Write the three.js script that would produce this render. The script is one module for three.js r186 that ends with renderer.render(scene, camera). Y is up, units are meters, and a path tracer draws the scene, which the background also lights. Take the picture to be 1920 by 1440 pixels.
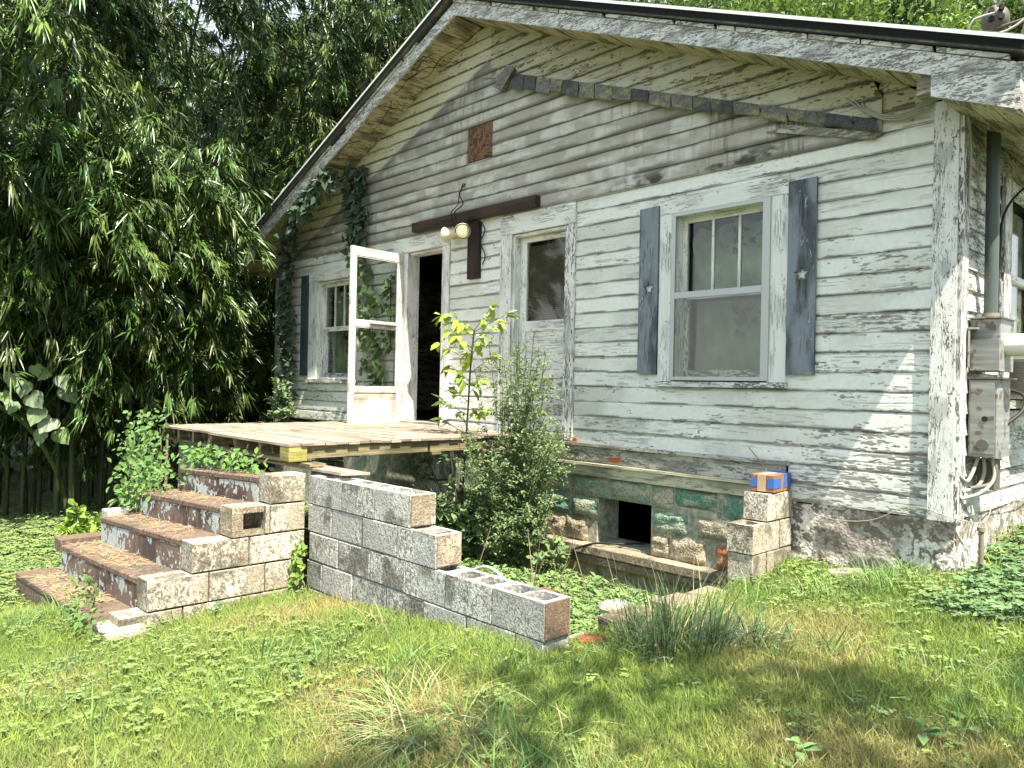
import * as THREE from 'three';
import { mergeGeometries } from 'three/addons/utils/BufferGeometryUtils.js';

// ---------------------------------------------------------------- camera, sky, sun, exposure
const scene = new THREE.Scene();
const camera = new THREE.PerspectiveCamera(53.28, 4 / 3, 0.05, 900);
camera.position.set(0, 1.5, 5.53);
camera.rotation.set(0.00146, 0.81005, 0.01989, 'YXZ');
const renderer = new THREE.WebGLRenderer();
renderer.toneMapping = THREE.LinearToneMapping;
renderer.toneMappingExposure = 3.0;
renderer.shadowMap.enabled = true;
const SUN = new THREE.Vector3(4.2, 7.94, 1.15).normalize();
const sun = new THREE.DirectionalLight(new THREE.Color(1, 0.92, 0.77), 4.7);
sun.position.copy(SUN).multiplyScalar(40).add(new THREE.Vector3(-4, 0, 0));
sun.target.position.set(-4, 0, 0);
sun.castShadow = true; sun.shadow.mapSize.set(4096, 4096);
Object.assign(sun.shadow.camera, { left: -18, right: 18, top: 18, bottom: -18, near: 1, far: 90 });
scene.add(sun, sun.target);
{ // hazy summer sky: air brighter towards the horizon and round the sun, thin cloud
  const w = 256, h = 128, d = new Float32Array(w * h * 4);
  for (let j = 0; j < h; j++) for (let i = 0; i < w; i++) {
    const el = ((j + 0.5) / h - 0.5) * Math.PI, az = ((i + 0.5) / w - 0.5) * 2 * Math.PI;
    const v = new THREE.Vector3(Math.cos(el) * Math.cos(az), Math.sin(el), Math.cos(el) * Math.sin(az));
    const up = Math.max(v.y, 0), haze = Math.pow(1 - up, 2.2), g = Math.pow(Math.max(v.dot(SUN), 0), 6);
    const c = [0.44 + 0.34 * haze + 0.4 * g, 0.56 + 0.24 * haze + 0.36 * g, 0.72 + 0.07 * haze + 0.28 * g];
    const k = v.y < 0 ? 0.25 : 0.72, o = (j * w + i) * 4;
    for (let n = 0; n < 3; n++) d[o + n] = c[n] * k;
    d[o + 3] = 1;
  }
  const t = new THREE.DataTexture(d, w, h, THREE.RGBAFormat, THREE.FloatType);
  t.mapping = THREE.EquirectangularReflectionMapping; t.magFilter = t.minFilter = THREE.LinearFilter; t.needsUpdate = true;
  scene.background = t; scene.environment = t;
}

// ---------------------------------------------------------------- random numbers and noise
let seed = 1234567;
function rnd() { seed = (seed + 0x6D2B79F5) | 0; let t = Math.imul(seed ^ (seed >>> 15), 1 | seed); t = (t + Math.imul(t ^ (t >>> 7), 61 | t)) ^ t; return ((t ^ (t >>> 14)) >>> 0) / 4294967296; }
const rr = (a, b) => a + (b - a) * rnd();
const pick = (a) => a[Math.floor(rnd() * a.length)];
function h2(x, y, s) { let h = Math.imul(x, 374761393) ^ Math.imul(y, 668265263) ^ Math.imul(s + 11, 1274126177); h = Math.imul(h ^ (h >>> 13), 1274126177); h = Math.imul(h ^ (h >>> 15), 2246822519); return ((h ^ (h >>> 16)) >>> 0) / 4294967296; }
function vn(x, y, s, px, py) {
  const xi = Math.floor(x), yi = Math.floor(y), fx = x - xi, fy = y - yi, u = fx * fx * (3 - 2 * fx), v = fy * fy * (3 - 2 * fy);
  let x0 = xi, x1 = xi + 1, y0 = yi, y1 = yi + 1;
  if (px) { x0 = ((x0 % px) + px) % px; x1 = ((x1 % px) + px) % px; y0 = ((y0 % py) + py) % py; y1 = ((y1 % py) + py) % py; }
  const a = h2(x0, y0, s), b = h2(x1, y0, s), c = h2(x0, y1, s), d = h2(x1, y1, s);
  return a + (b - a) * u + (c - a + (a - b - c + d) * u) * v;
}
function fbm(x, y, s, o, px, py) { let a = 0, w = 0.5, n = 0; for (let i = 0; i < o; i++) { a += w * vn(x, y, s + i * 17, px, py); n += w; x *= 2; y *= 2; if (px) { px *= 2; py *= 2; } w *= 0.5; } return a / n; }
const ss = (a, b, x) => { const t = Math.min(1, Math.max(0, (x - a) / (b - a))); return t * t * (3 - 2 * t); };
const mixc = (a, b, t) => [a[0] + (b[0] - a[0]) * t, a[1] + (b[1] - a[1]) * t, a[2] + (b[2] - a[2]) * t];
const mulc = (a, k) => [a[0] * k, a[1] * k, a[2] * k];

// ---------------------------------------------------------------- textures (colours are sRGB bytes of real base colours)
// fn(u in metres, v in metres) -> [r, g, b, height]; the texture spans wm by hm metres and repeats
function texset(w, h, wm, hm, fn, clamp) {
  const c = new Uint8Array(w * h * 4), b = new Uint8Array(w * h * 4);
  for (let j = 0; j < h; j++) for (let i = 0; i < w; i++) {
    const q = fn((i + 0.5) / w * wm, (j + 0.5) / h * hm), o = (j * w + i) * 4;
    for (let n = 0; n < 3; n++) { c[o + n] = Math.max(0, Math.min(255, q[n])); b[o + n] = Math.max(0, Math.min(255, (q[3] ?? 0.5) * 255)); }
    c[o + 3] = b[o + 3] = 255;
  }
  const mk = (data, srgb) => {
    const t = new THREE.DataTexture(data, w, h, THREE.RGBAFormat, THREE.UnsignedByteType);
    if (srgb) t.colorSpace = THREE.SRGBColorSpace;
    t.wrapS = t.wrapT = clamp ? THREE.ClampToEdgeWrapping : THREE.RepeatWrapping;
    t.magFilter = THREE.LinearFilter; t.minFilter = THREE.LinearMipmapLinearFilter; t.generateMipmaps = true;
    t.repeat.set(1 / wm, 1 / hm); t.needsUpdate = true; return t;
  };
  return { map: mk(c, true), bump: mk(b, false) };
}
function mat(ts, roughness, bumpScale, extra = {}) {
  const m = new THREE.MeshStandardMaterial({ map: ts.map, roughness, side: THREE.DoubleSide, ...extra });
  if (bumpScale) { m.bumpMap = ts.bump; m.bumpScale = bumpScale; }
  return m;
}
const finer = (ts, k) => { const o = { map: ts.map.clone(), bump: ts.bump.clone() }; for (const t of [o.map, o.bump]) { t.repeat.multiplyScalar(k); t.needsUpdate = true; } return o; };
const flat = (hex, roughness = 0.8, extra = {}) => new THREE.MeshStandardMaterial({ color: hex, roughness, ...extra });
const WOOD = [146, 142, 137], PAINT = [234, 236, 230];

// peeling: board noise stretched along u; amount 0..1
function peel(x, y, s, amount, px, py, sx = 1) {
  const n = 0.3 * fbm(x * 5, y * 20, s, 3, px && px * 5, py && py * 20) + 0.36 * fbm(x * 16, y * 66, s + 3, 3, px && px * 16, py && py * 66) + 0.34 * fbm(x * 46, y * 170, s + 5, 2, px && px * 46, py && py * 170);
  return ss(0.0, 0.05, n - (0.7 - 0.3 * amount));
}
function boardTex(w, h, wm, hm, s, amount, paint, wood, dirt = 0.3) {
  return texset(w, h, wm, hm, (x, y) => {
    const bare = peel(x, y, s, amount + 0.35 * (fbm(x * 1, y * 4, s + 9, 2, wm, hm * 4) - 0.5), wm, hm);
    const grain = fbm(x * 4, y * 120, s + 3, 3, wm * 4, hm * 120), d = fbm(x * 3, y * 10, s + 7, 4, wm * 3, hm * 10);
    const crack = ss(0.6, 0.66, fbm(x * 10, y * 140, s + 21, 2, wm * 10, hm * 140)) * ss(0.4, 0.65, fbm(x * 3, y * 12, s + 23, 2, wm * 3, hm * 12));
    const p = mulc(paint, 1 - dirt * 0.5 * ss(0.45, 0.8, d) - 0.07 * grain - 0.25 * crack), wd = mulc(wood, 0.62 + 0.7 * grain);
    return [...mixc(p, wd, bare), 0.7 - 0.4 * bare - 0.3 * crack + 0.06 * grain];
  });
}
const T = {};
// the whole front wall, one sheet in wall coordinates: x -11.2..-1.4, y 0.6..5.5
const WX = -11.2, WY = 0.6, WW = 9.8, WH = 4.9, ROW0 = 0.675, ROW = 0.1385, GAB = 3.285, GROW = 0.133;
const stripTop = (x) => x > -6.2 ? 4.78 - 0.37 * (x + 5.86) : 4.94 - 0.385 * (-6.38 - x);
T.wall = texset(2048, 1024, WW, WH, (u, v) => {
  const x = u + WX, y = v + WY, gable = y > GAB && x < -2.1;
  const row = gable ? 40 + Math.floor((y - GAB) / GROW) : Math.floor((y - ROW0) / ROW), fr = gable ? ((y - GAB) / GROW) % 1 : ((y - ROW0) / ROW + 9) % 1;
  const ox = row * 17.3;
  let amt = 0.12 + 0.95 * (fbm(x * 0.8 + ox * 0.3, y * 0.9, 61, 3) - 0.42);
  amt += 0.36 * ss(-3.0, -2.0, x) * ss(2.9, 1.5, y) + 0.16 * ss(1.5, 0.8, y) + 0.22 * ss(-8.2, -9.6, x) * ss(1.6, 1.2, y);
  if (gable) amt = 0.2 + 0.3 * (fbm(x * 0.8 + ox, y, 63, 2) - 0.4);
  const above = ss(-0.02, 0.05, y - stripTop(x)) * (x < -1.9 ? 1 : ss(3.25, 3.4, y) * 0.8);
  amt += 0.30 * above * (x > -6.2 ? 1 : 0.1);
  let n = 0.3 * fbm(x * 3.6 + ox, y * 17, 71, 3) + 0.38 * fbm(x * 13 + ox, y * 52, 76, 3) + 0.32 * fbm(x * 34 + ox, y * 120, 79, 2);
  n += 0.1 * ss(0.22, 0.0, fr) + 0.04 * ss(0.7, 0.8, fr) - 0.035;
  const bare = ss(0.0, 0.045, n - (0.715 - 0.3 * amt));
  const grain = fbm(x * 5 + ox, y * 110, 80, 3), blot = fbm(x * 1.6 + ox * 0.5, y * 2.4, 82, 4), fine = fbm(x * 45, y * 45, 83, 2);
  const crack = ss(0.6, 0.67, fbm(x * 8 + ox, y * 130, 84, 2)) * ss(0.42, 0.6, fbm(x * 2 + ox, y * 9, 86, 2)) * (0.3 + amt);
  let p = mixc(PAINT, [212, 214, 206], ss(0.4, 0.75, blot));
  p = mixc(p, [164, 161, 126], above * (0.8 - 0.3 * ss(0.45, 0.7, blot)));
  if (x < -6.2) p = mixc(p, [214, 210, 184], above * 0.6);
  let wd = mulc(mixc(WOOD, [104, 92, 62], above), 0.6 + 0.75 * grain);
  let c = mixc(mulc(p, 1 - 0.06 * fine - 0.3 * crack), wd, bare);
  if (gable) { // grime of the years under the lost porch roof: vertical runs, sooty upper edge; board shadow lines painted in too
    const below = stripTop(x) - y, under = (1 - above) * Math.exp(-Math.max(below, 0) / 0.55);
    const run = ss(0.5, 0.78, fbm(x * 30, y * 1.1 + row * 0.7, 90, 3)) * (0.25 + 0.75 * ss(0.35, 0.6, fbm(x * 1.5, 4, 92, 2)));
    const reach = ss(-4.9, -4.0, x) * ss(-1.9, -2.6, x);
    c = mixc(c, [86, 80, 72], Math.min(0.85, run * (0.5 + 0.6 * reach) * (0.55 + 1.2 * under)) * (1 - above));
    c = mixc(c, [152, 147, 135], (0.35 + 0.45 * ss(0.35, 0.65, fbm(x * 5 + ox, y * 7, 94, 4))) * (1 - above)); c = mixc(c, [92, 85, 76], (1 - above) * 0.75 * ss(0.4, 0.0, fr) * ss(0.3, 0.6, fbm(x * 1.3 + ox, row, 95, 3)));  // overall grime, then a painted shadow line towards each board's lower edge
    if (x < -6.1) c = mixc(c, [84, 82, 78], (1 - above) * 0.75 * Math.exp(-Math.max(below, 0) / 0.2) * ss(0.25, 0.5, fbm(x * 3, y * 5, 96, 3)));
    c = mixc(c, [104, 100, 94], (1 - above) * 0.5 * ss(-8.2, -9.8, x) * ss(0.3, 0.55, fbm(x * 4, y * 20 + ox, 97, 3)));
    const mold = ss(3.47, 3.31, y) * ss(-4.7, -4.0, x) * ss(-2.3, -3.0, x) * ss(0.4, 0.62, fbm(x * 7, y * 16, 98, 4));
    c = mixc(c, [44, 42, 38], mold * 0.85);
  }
  c = mixc(c, [96, 92, 82], 0.75 * ss(0.13, 0.02, fr) * ss(0.3, 0.6, fbm(x * 5 + ox, row, 99, 2)));  // shadow line along the bottom of each board, painted into the colour
  c = mixc(c, [88, 84, 74], (gable ? 0.55 : 0.35) * ss(0.8, 0.93, fr) * ss(0.25, 0.55, fbm(x * 3 + ox, row * 3.1, 101, 2)));  // painted shade in the cove along the upper edge of each board
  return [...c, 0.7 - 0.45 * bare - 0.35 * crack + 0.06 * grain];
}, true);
T.trim = boardTex(1024, 256, 2, 0.5, 200, 0.22, [230, 231, 226], WOOD, 0.25);
T.trimHeavy = boardTex(1024, 256, 2, 0.5, 230, 0.66, [226, 227, 224], [124, 119, 115], 0.4);
T.corner = boardTex(1024, 256, 3, 0.75, 240, 0.46, [228, 229, 225], [122, 117, 113], 0.35);
T.sideWall = boardTex(1024, 512, 4, 1.5, 260, 0.55, [218, 219, 212], [116, 112, 108], 0.5);
T.soffit = boardTex(512, 256, 1, 0.5, 290, 0.34, [192, 184, 156], [102, 92, 74], 0.8);
T.ledge = boardTex(512, 256, 2, 0.5, 310, 0.55, [190, 189, 178], [122, 118, 111], 0.6);
T.sill = boardTex(512, 256, 2, 0.5, 330, 0.16, [198, 194, 166], [96, 92, 78], 0.6);
T.shutter = boardTex(512, 256, 1.6, 0.4, 350, 0.12, [126, 136, 145], [146, 151, 155], 0.9);
T.shutterDark = boardTex(256, 128, 1.6, 0.4, 370, 0.1, [62, 80, 88], [40, 46, 50], 0.3);
const woodTex = (s, a, b, w = 512, h = 256) => texset(w, h, 1.2, 0.3, (x, y) => {
  const g = fbm(x * 5, y * 160, s, 3, 6, 48), k = fbm(x * 2.5, y * 20, s + 5, 4, 3, 6), f = fbm(x * 40, y * 80, s + 9, 2, 48, 24);
  return [...mulc(mixc(a, b, ss(0.35, 0.7, k)), 0.62 + 0.5 * g + 0.2 * f), 0.3 + 0.5 * g];
});
T.deckTop = woodTex(400, [168, 154, 138], [128, 108, 98]);
T.deckSide = woodTex(410, [134, 122, 94], [88, 84, 58]);
T.yellowBlock = woodTex(415, [156, 144, 92], [134, 130, 62]);
T.beam = woodTex(420, [66, 46, 36], [44, 32, 27]);
T.darkPost = woodTex(425, [52, 38, 34], [30, 24, 24]);
T.oldWhite = texset(256, 512, 1, 2.2, (x, y) => { const g = fbm(x * 8, y * 5, 880, 4, 8, 11), f = fbm(x * 50, y * 8, 884, 2, 50, 17), d = ss(0.55, 0.75, g) + 0.6 * ss(0.4, 0.0, y); return [...mulc(mixc([212, 209, 203], [146, 138, 124], Math.min(1, d * 0.6)), 0.9 + 0.16 * f), g]; });
T.osb = texset(256, 256, 0.45, 0.45, (x, y) => { const a = fbm(x * 60, y * 25, 430, 3, 27, 11.25 | 0), b = fbm(x * 22, y * 55, 431, 3, 10, 25); const k = ss(0.4, 0.65, Math.max(a, b)); return [...mixc([70, 50, 38], [122, 90, 66], k), k]; });
// painted concrete block: lime white worn to grey in fine speckles
function blockTex(s, light, dark, balance, tint) {
  return texset(1024, 512, 2, 1, (x, y) => {
    const big = fbm(x * 2.5, y * 2, s, 2, 5, 2), mid = fbm(x * 50, y * 34, s + 3, 3, 100, 34), fine = fbm(x * 110, y * 80, s + 7, 2, 220, 80), grit = fbm(x * 170, y * 170, s + 11, 1, 340, 170);
    const n = 0.2 * big + 0.38 * mid + 0.42 * fine, k = ss(balance - 0.13, balance + 0.13, n);
    let c = mixc(dark, light, k); c = mixc(c, tint, 0.75 * ss(0.4, 0.65, fbm(x * 3, y * 3, s + 15, 4, 6, 3))); c = mixc(c, [70, 68, 58], 0.55 * ss(0.6, 0.75, fbm(x * 5, y * 4, s + 19, 4, 10, 4)));
    return [...mulc(c, 0.82 + 0.36 * grit), 0.35 + 0.3 * k + 0.35 * grit];
  });
}
T.block = blockTex(500, [198, 198, 191], [122, 122, 120], 0.49, [156, 156, 154]);
T.blockWarm = blockTex(520, [196, 191, 180], [124, 115, 99], 0.485, [158, 148, 130]);
T.blockRaw = blockTex(540, [176, 164, 142], [112, 102, 88], 0.46, [128, 116, 98]);
T.tread = blockTex(560, [134, 116, 100], [84, 68, 58], 0.52, [104, 86, 70]);
T.riser = texset(1024, 256, 2, 0.5, (x, y) => { // rust-brown concrete with flakes of pale blue paint
  const n = 0.5 * fbm(x * 6, y * 8, 580, 4, 12, 4) + 0.5 * fbm(x * 30, y * 30, 585, 3, 60, 15), z = fbm(x * 2, y * 2, 588, 2, 4, 1);
  const k = ss(0.0, 0.06, n - (0.85 - 0.46 * z)), g = fbm(x * 120, y * 120, 590, 2, 240, 60);
  return [...mulc(mixc(mixc([116, 98, 86], [74, 60, 54], ss(0.4, 0.7, fbm(x * 8, y * 5, 592, 3, 16, 2))), [170, 180, 180], k), 0.84 + 0.3 * g), 0.4 + 0.4 * k + 0.2 * g];
});
T.mortar = texset(256, 256, 1, 1, (x, y) => { const n = fbm(x * 30, y * 30, 600, 4, 30, 30); return [...mulc([126, 122, 113], 0.7 + 0.6 * n), n]; });
T.mortarPale = texset(256, 256, 1, 1, (x, y) => { const n = fbm(x * 30, y * 30, 605, 4, 30, 30), m = fbm(x * 4, y * 4, 608, 3, 4, 4); return [...mulc(mixc([168, 164, 148], [142, 148, 132], ss(0.45, 0.65, m)), 0.7 + 0.6 * n), n]; });
const stoneTex = (s, a, b) => texset(256, 256, 0.6, 0.6, (x, y) => { const n = fbm(x * 10, y * 20, s, 4, 6, 12), f = fbm(x * 90, y * 90, s + 5, 2, 54, 54); return [...mulc(mixc(a, b, ss(0.35, 0.65, n)), 0.75 + 0.5 * f), 0.5 * n + 0.5 * f]; });
T.stoneTan = stoneTex(620, [188, 176, 152], [146, 136, 116]);
T.stoneGreen = stoneTex(640, [96, 134, 114], [156, 160, 138]);
T.stoneMix = stoneTex(660, [128, 148, 128], [170, 164, 142]);
T.stoneRust = stoneTex(680, [160, 140, 112], [156, 96, 66]);
T.parge = texset(512, 512, 1.5, 1.5, (x, y) => {
  const a = fbm(x * 16, y * 22, 700, 4, 24, 33), b = fbm(x * 46, y * 46, 705, 2, 69, 69), g = fbm(x * 80, y * 80, 709, 2, 120, 120);
  const k = ss(0.42, 0.54, 0.55 * a + 0.45 * b) * (0.35 + 0.65 * ss(0.2, 0.5, fbm(x * 3.34, y * 3.34, 707, 2, 5, 5)));
  return [...mulc(mixc([116, 108, 100], [214, 211, 204], k), 0.82 + 0.34 * g), 0.6 * a + 0.4 * g];
});
T.shingleOld = texset(256, 256, 0.6, 0.6, (x, y) => { const n = fbm(x * 60, y * 60, 730, 3, 36, 36), m = fbm(x * 10, y * 10, 735, 3, 6, 6); return [...mulc(mixc([112, 112, 106], [136, 134, 100], ss(0.45, 0.7, m)), 0.7 + 0.6 * n), n]; });
T.shingle = texset(256, 256, 0.6, 0.6, (x, y) => { const n = fbm(x * 60, y * 60, 720, 3, 36, 36), m = fbm(x * 6.67, y * 6.67, 725, 3, 4, 4); return [...mulc(mixc([82, 82, 82], [112, 112, 90], ss(0.5, 0.75, m)), 0.7 + 0.6 * n), n]; });
T.film = texset(512, 512, 1, 1, (x, y) => {
  const n = fbm(x * 4, y * 4, 740, 5, 4, 4), st = fbm(x * 24 + y * 6, y * 3, 745, 3, 24, 3);
  const hole = ss(0.58, 0.63, fbm(x * 20, y * 26, 748, 3, 20, 26)) * ss(0.2, 0.1, Math.hypot(x - 0.45, y - 0.5));
  return [...mixc(mulc([132, 148, 126], 0.55 + 0.75 * n + 0.2 * st), [34, 36, 32], hole), n];
});
T.metal = texset(256, 256, 0.5, 0.5, (x, y) => { const n = fbm(x * 16, y * 16, 760, 5, 8, 8), s = fbm(x * 60, y * 4, 764, 3, 30, 2); const r = ss(0.6, 0.7, n); return [...mixc(mulc([150, 152, 148], 0.8 + 0.3 * s), [92, 80, 66], r * 0.7), n]; });
T.soil = texset(512, 512, 1.5, 1.5, (x, y) => { const n = fbm(x * 12, y * 12, 780, 5, 18, 18), f = fbm(x * 100, y * 100, 784, 2, 150, 150); return [...mulc(mixc([62, 56, 36], [70, 84, 36], ss(0.4, 0.6, n)), 0.6 + 0.8 * f), 0.5 * n + 0.5 * f]; });
T.card = texset(128, 128, 0.3, 0.3, (x, y) => { const n = fbm(x * 40, y * 40, 800, 4, 12, 12); return [...mulc([138, 102, 72], 0.8 + 0.4 * n), n]; });
T.brick = stoneTex(820, [150, 78, 56], [112, 62, 48]);
T.culm = texset(64, 256, 0.3, 1.2, (x, y) => { const n = fbm(x * 40, y * 6, 840, 3, 12, 7); return [...mulc([46, 58, 28], 0.6 + 0.7 * n), n]; });
T.bark = texset(256, 256, 0.6, 0.6, (x, y) => { const n = fbm(x * 26.67, y * 6.67, 860, 4, 16, 4); return [...mulc([92, 80, 64], 0.4 + 1.1 * n), n]; });

const M = {
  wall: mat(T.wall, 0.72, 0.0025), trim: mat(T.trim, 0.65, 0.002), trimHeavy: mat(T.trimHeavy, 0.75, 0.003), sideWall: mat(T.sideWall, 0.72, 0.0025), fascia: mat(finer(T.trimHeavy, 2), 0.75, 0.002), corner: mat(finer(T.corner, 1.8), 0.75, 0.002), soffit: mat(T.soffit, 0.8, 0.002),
  ledge: mat(T.ledge, 0.85, 0.003), sill: mat(T.sill, 0.8, 0.002), shutter: mat(T.shutter, 0.6, 0.0015), shutterDark: mat(T.shutterDark, 0.6, 0.0015),
  oldWhite: mat(T.oldWhite, 0.5, 0.0006), oldPanel: mat(T.oldWhite, 0.6, 0.0006, { color: 0xeeeeec }), deckTop: mat(T.deckTop, 0.9, 0.003), deckSide: mat(T.deckSide, 0.9, 0.003), yellowBlock: mat(T.yellowBlock, 0.9, 0.002), beam: mat(T.beam, 0.7, 0.002), darkPost: mat(T.darkPost, 0.8, 0.002), osb: mat(T.osb, 0.9, 0.003),
  block: mat(T.block, 0.95, 0.004), blockWarm: mat(T.blockWarm, 0.95, 0.004), blockRaw: mat(T.blockRaw, 0.95, 0.005), tread: mat(T.tread, 0.95, 0.004), riser: mat(T.riser, 0.9, 0.004), mortar: mat(T.mortar, 1, 0.004), mortarPale: mat(T.mortarPale, 1, 0.004),
  stoneTan: mat(T.stoneTan, 0.95, 0.014), stoneGreen: mat(T.stoneGreen, 0.9, 0.014), stoneMix: mat(T.stoneMix, 0.9, 0.014), stoneRust: mat(T.stoneRust, 0.95, 0.006), parge: mat(T.parge, 0.95, 0.012),
  shingle: mat(T.shingle, 0.95, 0.003), shingleOld: mat(T.shingleOld, 0.95, 0.003), film: mat(T.film, 0.55, 0.006), metal: mat(T.metal, 0.5, 0.001, { metalness: 0.25 }), soil: mat(T.soil, 1, 0.01), card: mat(T.card, 0.9, 0.001), brick: mat(T.brick, 0.95, 0.004),
  culm: mat(T.culm, 0.5, 0.001), bark: mat(T.bark, 0.95, 0.01),
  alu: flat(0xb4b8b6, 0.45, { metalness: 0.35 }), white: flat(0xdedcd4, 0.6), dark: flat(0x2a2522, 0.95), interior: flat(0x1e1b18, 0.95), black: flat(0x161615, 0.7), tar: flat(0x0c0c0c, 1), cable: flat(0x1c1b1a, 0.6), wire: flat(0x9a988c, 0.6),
  cream: flat(0xc9c3a4, 0.55), gasket: flat(0x6e655c, 0.8), drip: flat(0xeceeee, 0.5), roof: mat(T.shingle, 0.95, 0.004), tape: flat(0x3f64ac, 0.55), tapeTan: flat(0xb49a80, 0.45), grille: flat(0xa9a79c, 0.6), pvc: flat(0xdcdad2, 0.5),
  steel: flat(0x6a6762, 0.6, { metalness: 0.5 }), copperGreen: flat(0x4c5856, 0.5), slate: flat(0x98928a, 0.9), paleStone: mat(T.mortarPale, 0.9, 0.01, { color: 0xffffff }), rustPipe: flat(0x77705f, 0.8), stick: flat(0x8a7a62, 0.9), stalk: flat(0x48522c, 0.9), vineStem: flat(0x4a3c2a, 0.9), clapRust: flat(0xa8552c, 0.9),
  glass: new THREE.MeshPhysicalMaterial({ color: 0xffffff, roughness: 0.02, transmission: 1, thickness: 0, ior: 1.5 }),
  dirtyGlass: new THREE.MeshPhysicalMaterial({ color: 0xe9ebe6, roughness: 0.04, transmission: 1, thickness: 0, ior: 1.5 }),
};
const leafMat = (t) => new THREE.MeshPhysicalMaterial({ color: 0xffffff, vertexColors: true, roughness: 1, transmission: t, thickness: 0, side: THREE.DoubleSide });
M.bambooLeaf = new THREE.MeshPhysicalMaterial({ color: 0xffffff, vertexColors: true, roughness: 0.32, specularIntensity: 0.6, side: THREE.DoubleSide });
M.leaf = leafMat(0.35); M.grass = leafMat(0.3); M.treeLeaf = leafMat(0.4);

// ---------------------------------------------------------------- object helpers
const taken = {};
function numbered(n) { const k = taken[n] = (taken[n] ?? -1) + 1; return k ? `${n}_${String(k).padStart(3, '0')}` : n; }
function tag(o, label, category, group, kind) { o.userData = { label, category }; if (group) o.userData.group = group; if (kind) o.userData.kind = kind; return o; }
function thing(name, label, category, [x, y, z] = [0, 0, 0], group) {
  const o = new THREE.Group(); o.name = numbered(name); o.position.set(x, y, z); scene.add(o); return tag(o, label, category, group);
}
// a part; its geometry is given in the scene's coordinates
function part(name, geo, m, parent, label) {
  const o = new THREE.Mesh(geo, m); o.name = name; o.castShadow = o.receiveShadow = true;
  const g = new THREE.Vector3(); for (let p = parent; p && p !== scene; p = p.parent) g.add(p.position);
  o.position.copy(g).negate(); parent.add(o); if (label) o.userData.label = label; return o;
}
function single(name, geo, m, label, category, base, group) { // a thing of one mesh
  const o = new THREE.Mesh(geo, m); o.name = numbered(name); o.castShadow = o.receiveShadow = true;
  if (base) { geo.translate(-base[0], -base[1], -base[2]); o.position.set(...base); }
  scene.add(o); return tag(o, label, category, group);
}
// uv in metres by the face's main axis, u along `along`
function metreUV(geo, along = 'x', ou = rnd() * 7, ov = rnd() * 7) {
  if (geo.index) geo = geo.toNonIndexed();
  if (!geo.attributes.normal) geo.computeVertexNormals();
  const p = geo.attributes.position, n = geo.attributes.normal, uv = new Float32Array(p.count * 2);
  for (let i = 0; i < p.count; i++) {
    const ax = Math.abs(n.getX(i)), ay = Math.abs(n.getY(i)), az = Math.abs(n.getZ(i));
    let ax2 = ay >= ax && ay >= az ? ['x', 'z'] : ax >= az ? ['z', 'y'] : ['x', 'y'];
    if (ax2[1] === along) ax2 = [ax2[1], ax2[0]];
    const g = { x: p.getX(i), y: p.getY(i), z: p.getZ(i) };
    uv[i * 2] = g[ax2[0]] + ou; uv[i * 2 + 1] = g[ax2[1]] + ov;
  }
  geo.setAttribute('uv', new THREE.BufferAttribute(uv, 2)); geo.deleteAttribute('uv1'); return geo;
}
function box(x0, x1, y0, y1, z0, z1, along) {
  const w = x1 - x0, h = y1 - y0, d = z1 - z0, g = new THREE.BoxGeometry(w, h, d); g.translate((x0 + x1) / 2, (y0 + y1) / 2, (z0 + z1) / 2);
  return metreUV(g, along ?? (w >= h && w >= d ? 'x' : h >= d ? 'y' : 'z'));
}
// box with softened edges
function chunk(x0, x1, y0, y1, z0, z1, bevel = 0.006, along = 'x') {
  const s = new THREE.Shape(), a = x0 + bevel, b = x1 - bevel, c = y0 + bevel, d = y1 - bevel;
  s.moveTo(a, c); s.lineTo(b, c); s.lineTo(b, d); s.lineTo(a, d);
  const g = new THREE.ExtrudeGeometry(s, { depth: z1 - z0 - 2 * bevel, bevelEnabled: true, bevelThickness: bevel, bevelSize: bevel, bevelSegments: 1, steps: 1 }); g.translate(0, 0, z0 + bevel);
  return metreUV(g, along);
}
// polygon in the xy plane, extruded from z0 to z1
function prism(pts, z0, z1, along = 'x', holes = []) {
  const s = new THREE.Shape(pts.map((p) => new THREE.Vector2(...p))); for (const h of holes) s.holes.push(new THREE.Path(h.map((p) => new THREE.Vector2(...p))));
  const g = new THREE.ExtrudeGeometry(s, { depth: z1 - z0, bevelEnabled: false, steps: 1 }); g.translate(0, 0, z0); return metreUV(g, along);
}
// eight corners: back (bl, br, tr, tl) then front (bl, br, tr, tl)
function hexa(v, along = 'x') {
  const f = [[4, 5, 6, 7], [1, 0, 3, 2], [0, 4, 7, 3], [5, 1, 2, 6], [7, 6, 2, 3], [0, 1, 5, 4]], p = [];
  for (const [a, b, c, d] of f) for (const i of [a, b, c, a, c, d]) p.push(...v[i]);
  const g = new THREE.BufferGeometry(); g.setAttribute('position', new THREE.Float32BufferAttribute(p, 3)); g.computeVertexNormals(); return metreUV(g, along);
}
const V = (a) => new THREE.Vector3(...a);
function tube(pts, r, seg = 24, rad = 6) { const c = new THREE.CatmullRomCurve3(pts.map(V)); return metreUV(new THREE.TubeGeometry(c, seg, r, rad, false).toNonIndexed(), 'y'); }
function rod(a, b, r0, r1 = r0, rad = 8) {
  const A = V(a), B = V(b), d = B.clone().sub(A), L = d.length(), g = new THREE.CylinderGeometry(r1, r0, L, rad); g.translate(0, L / 2, 0);
  g.applyQuaternion(new THREE.Quaternion().setFromUnitVectors(new THREE.Vector3(0, 1, 0), d.normalize())); g.translate(...a); return metreUV(g, 'y');
}
function smooth(g) { return g; }
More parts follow.
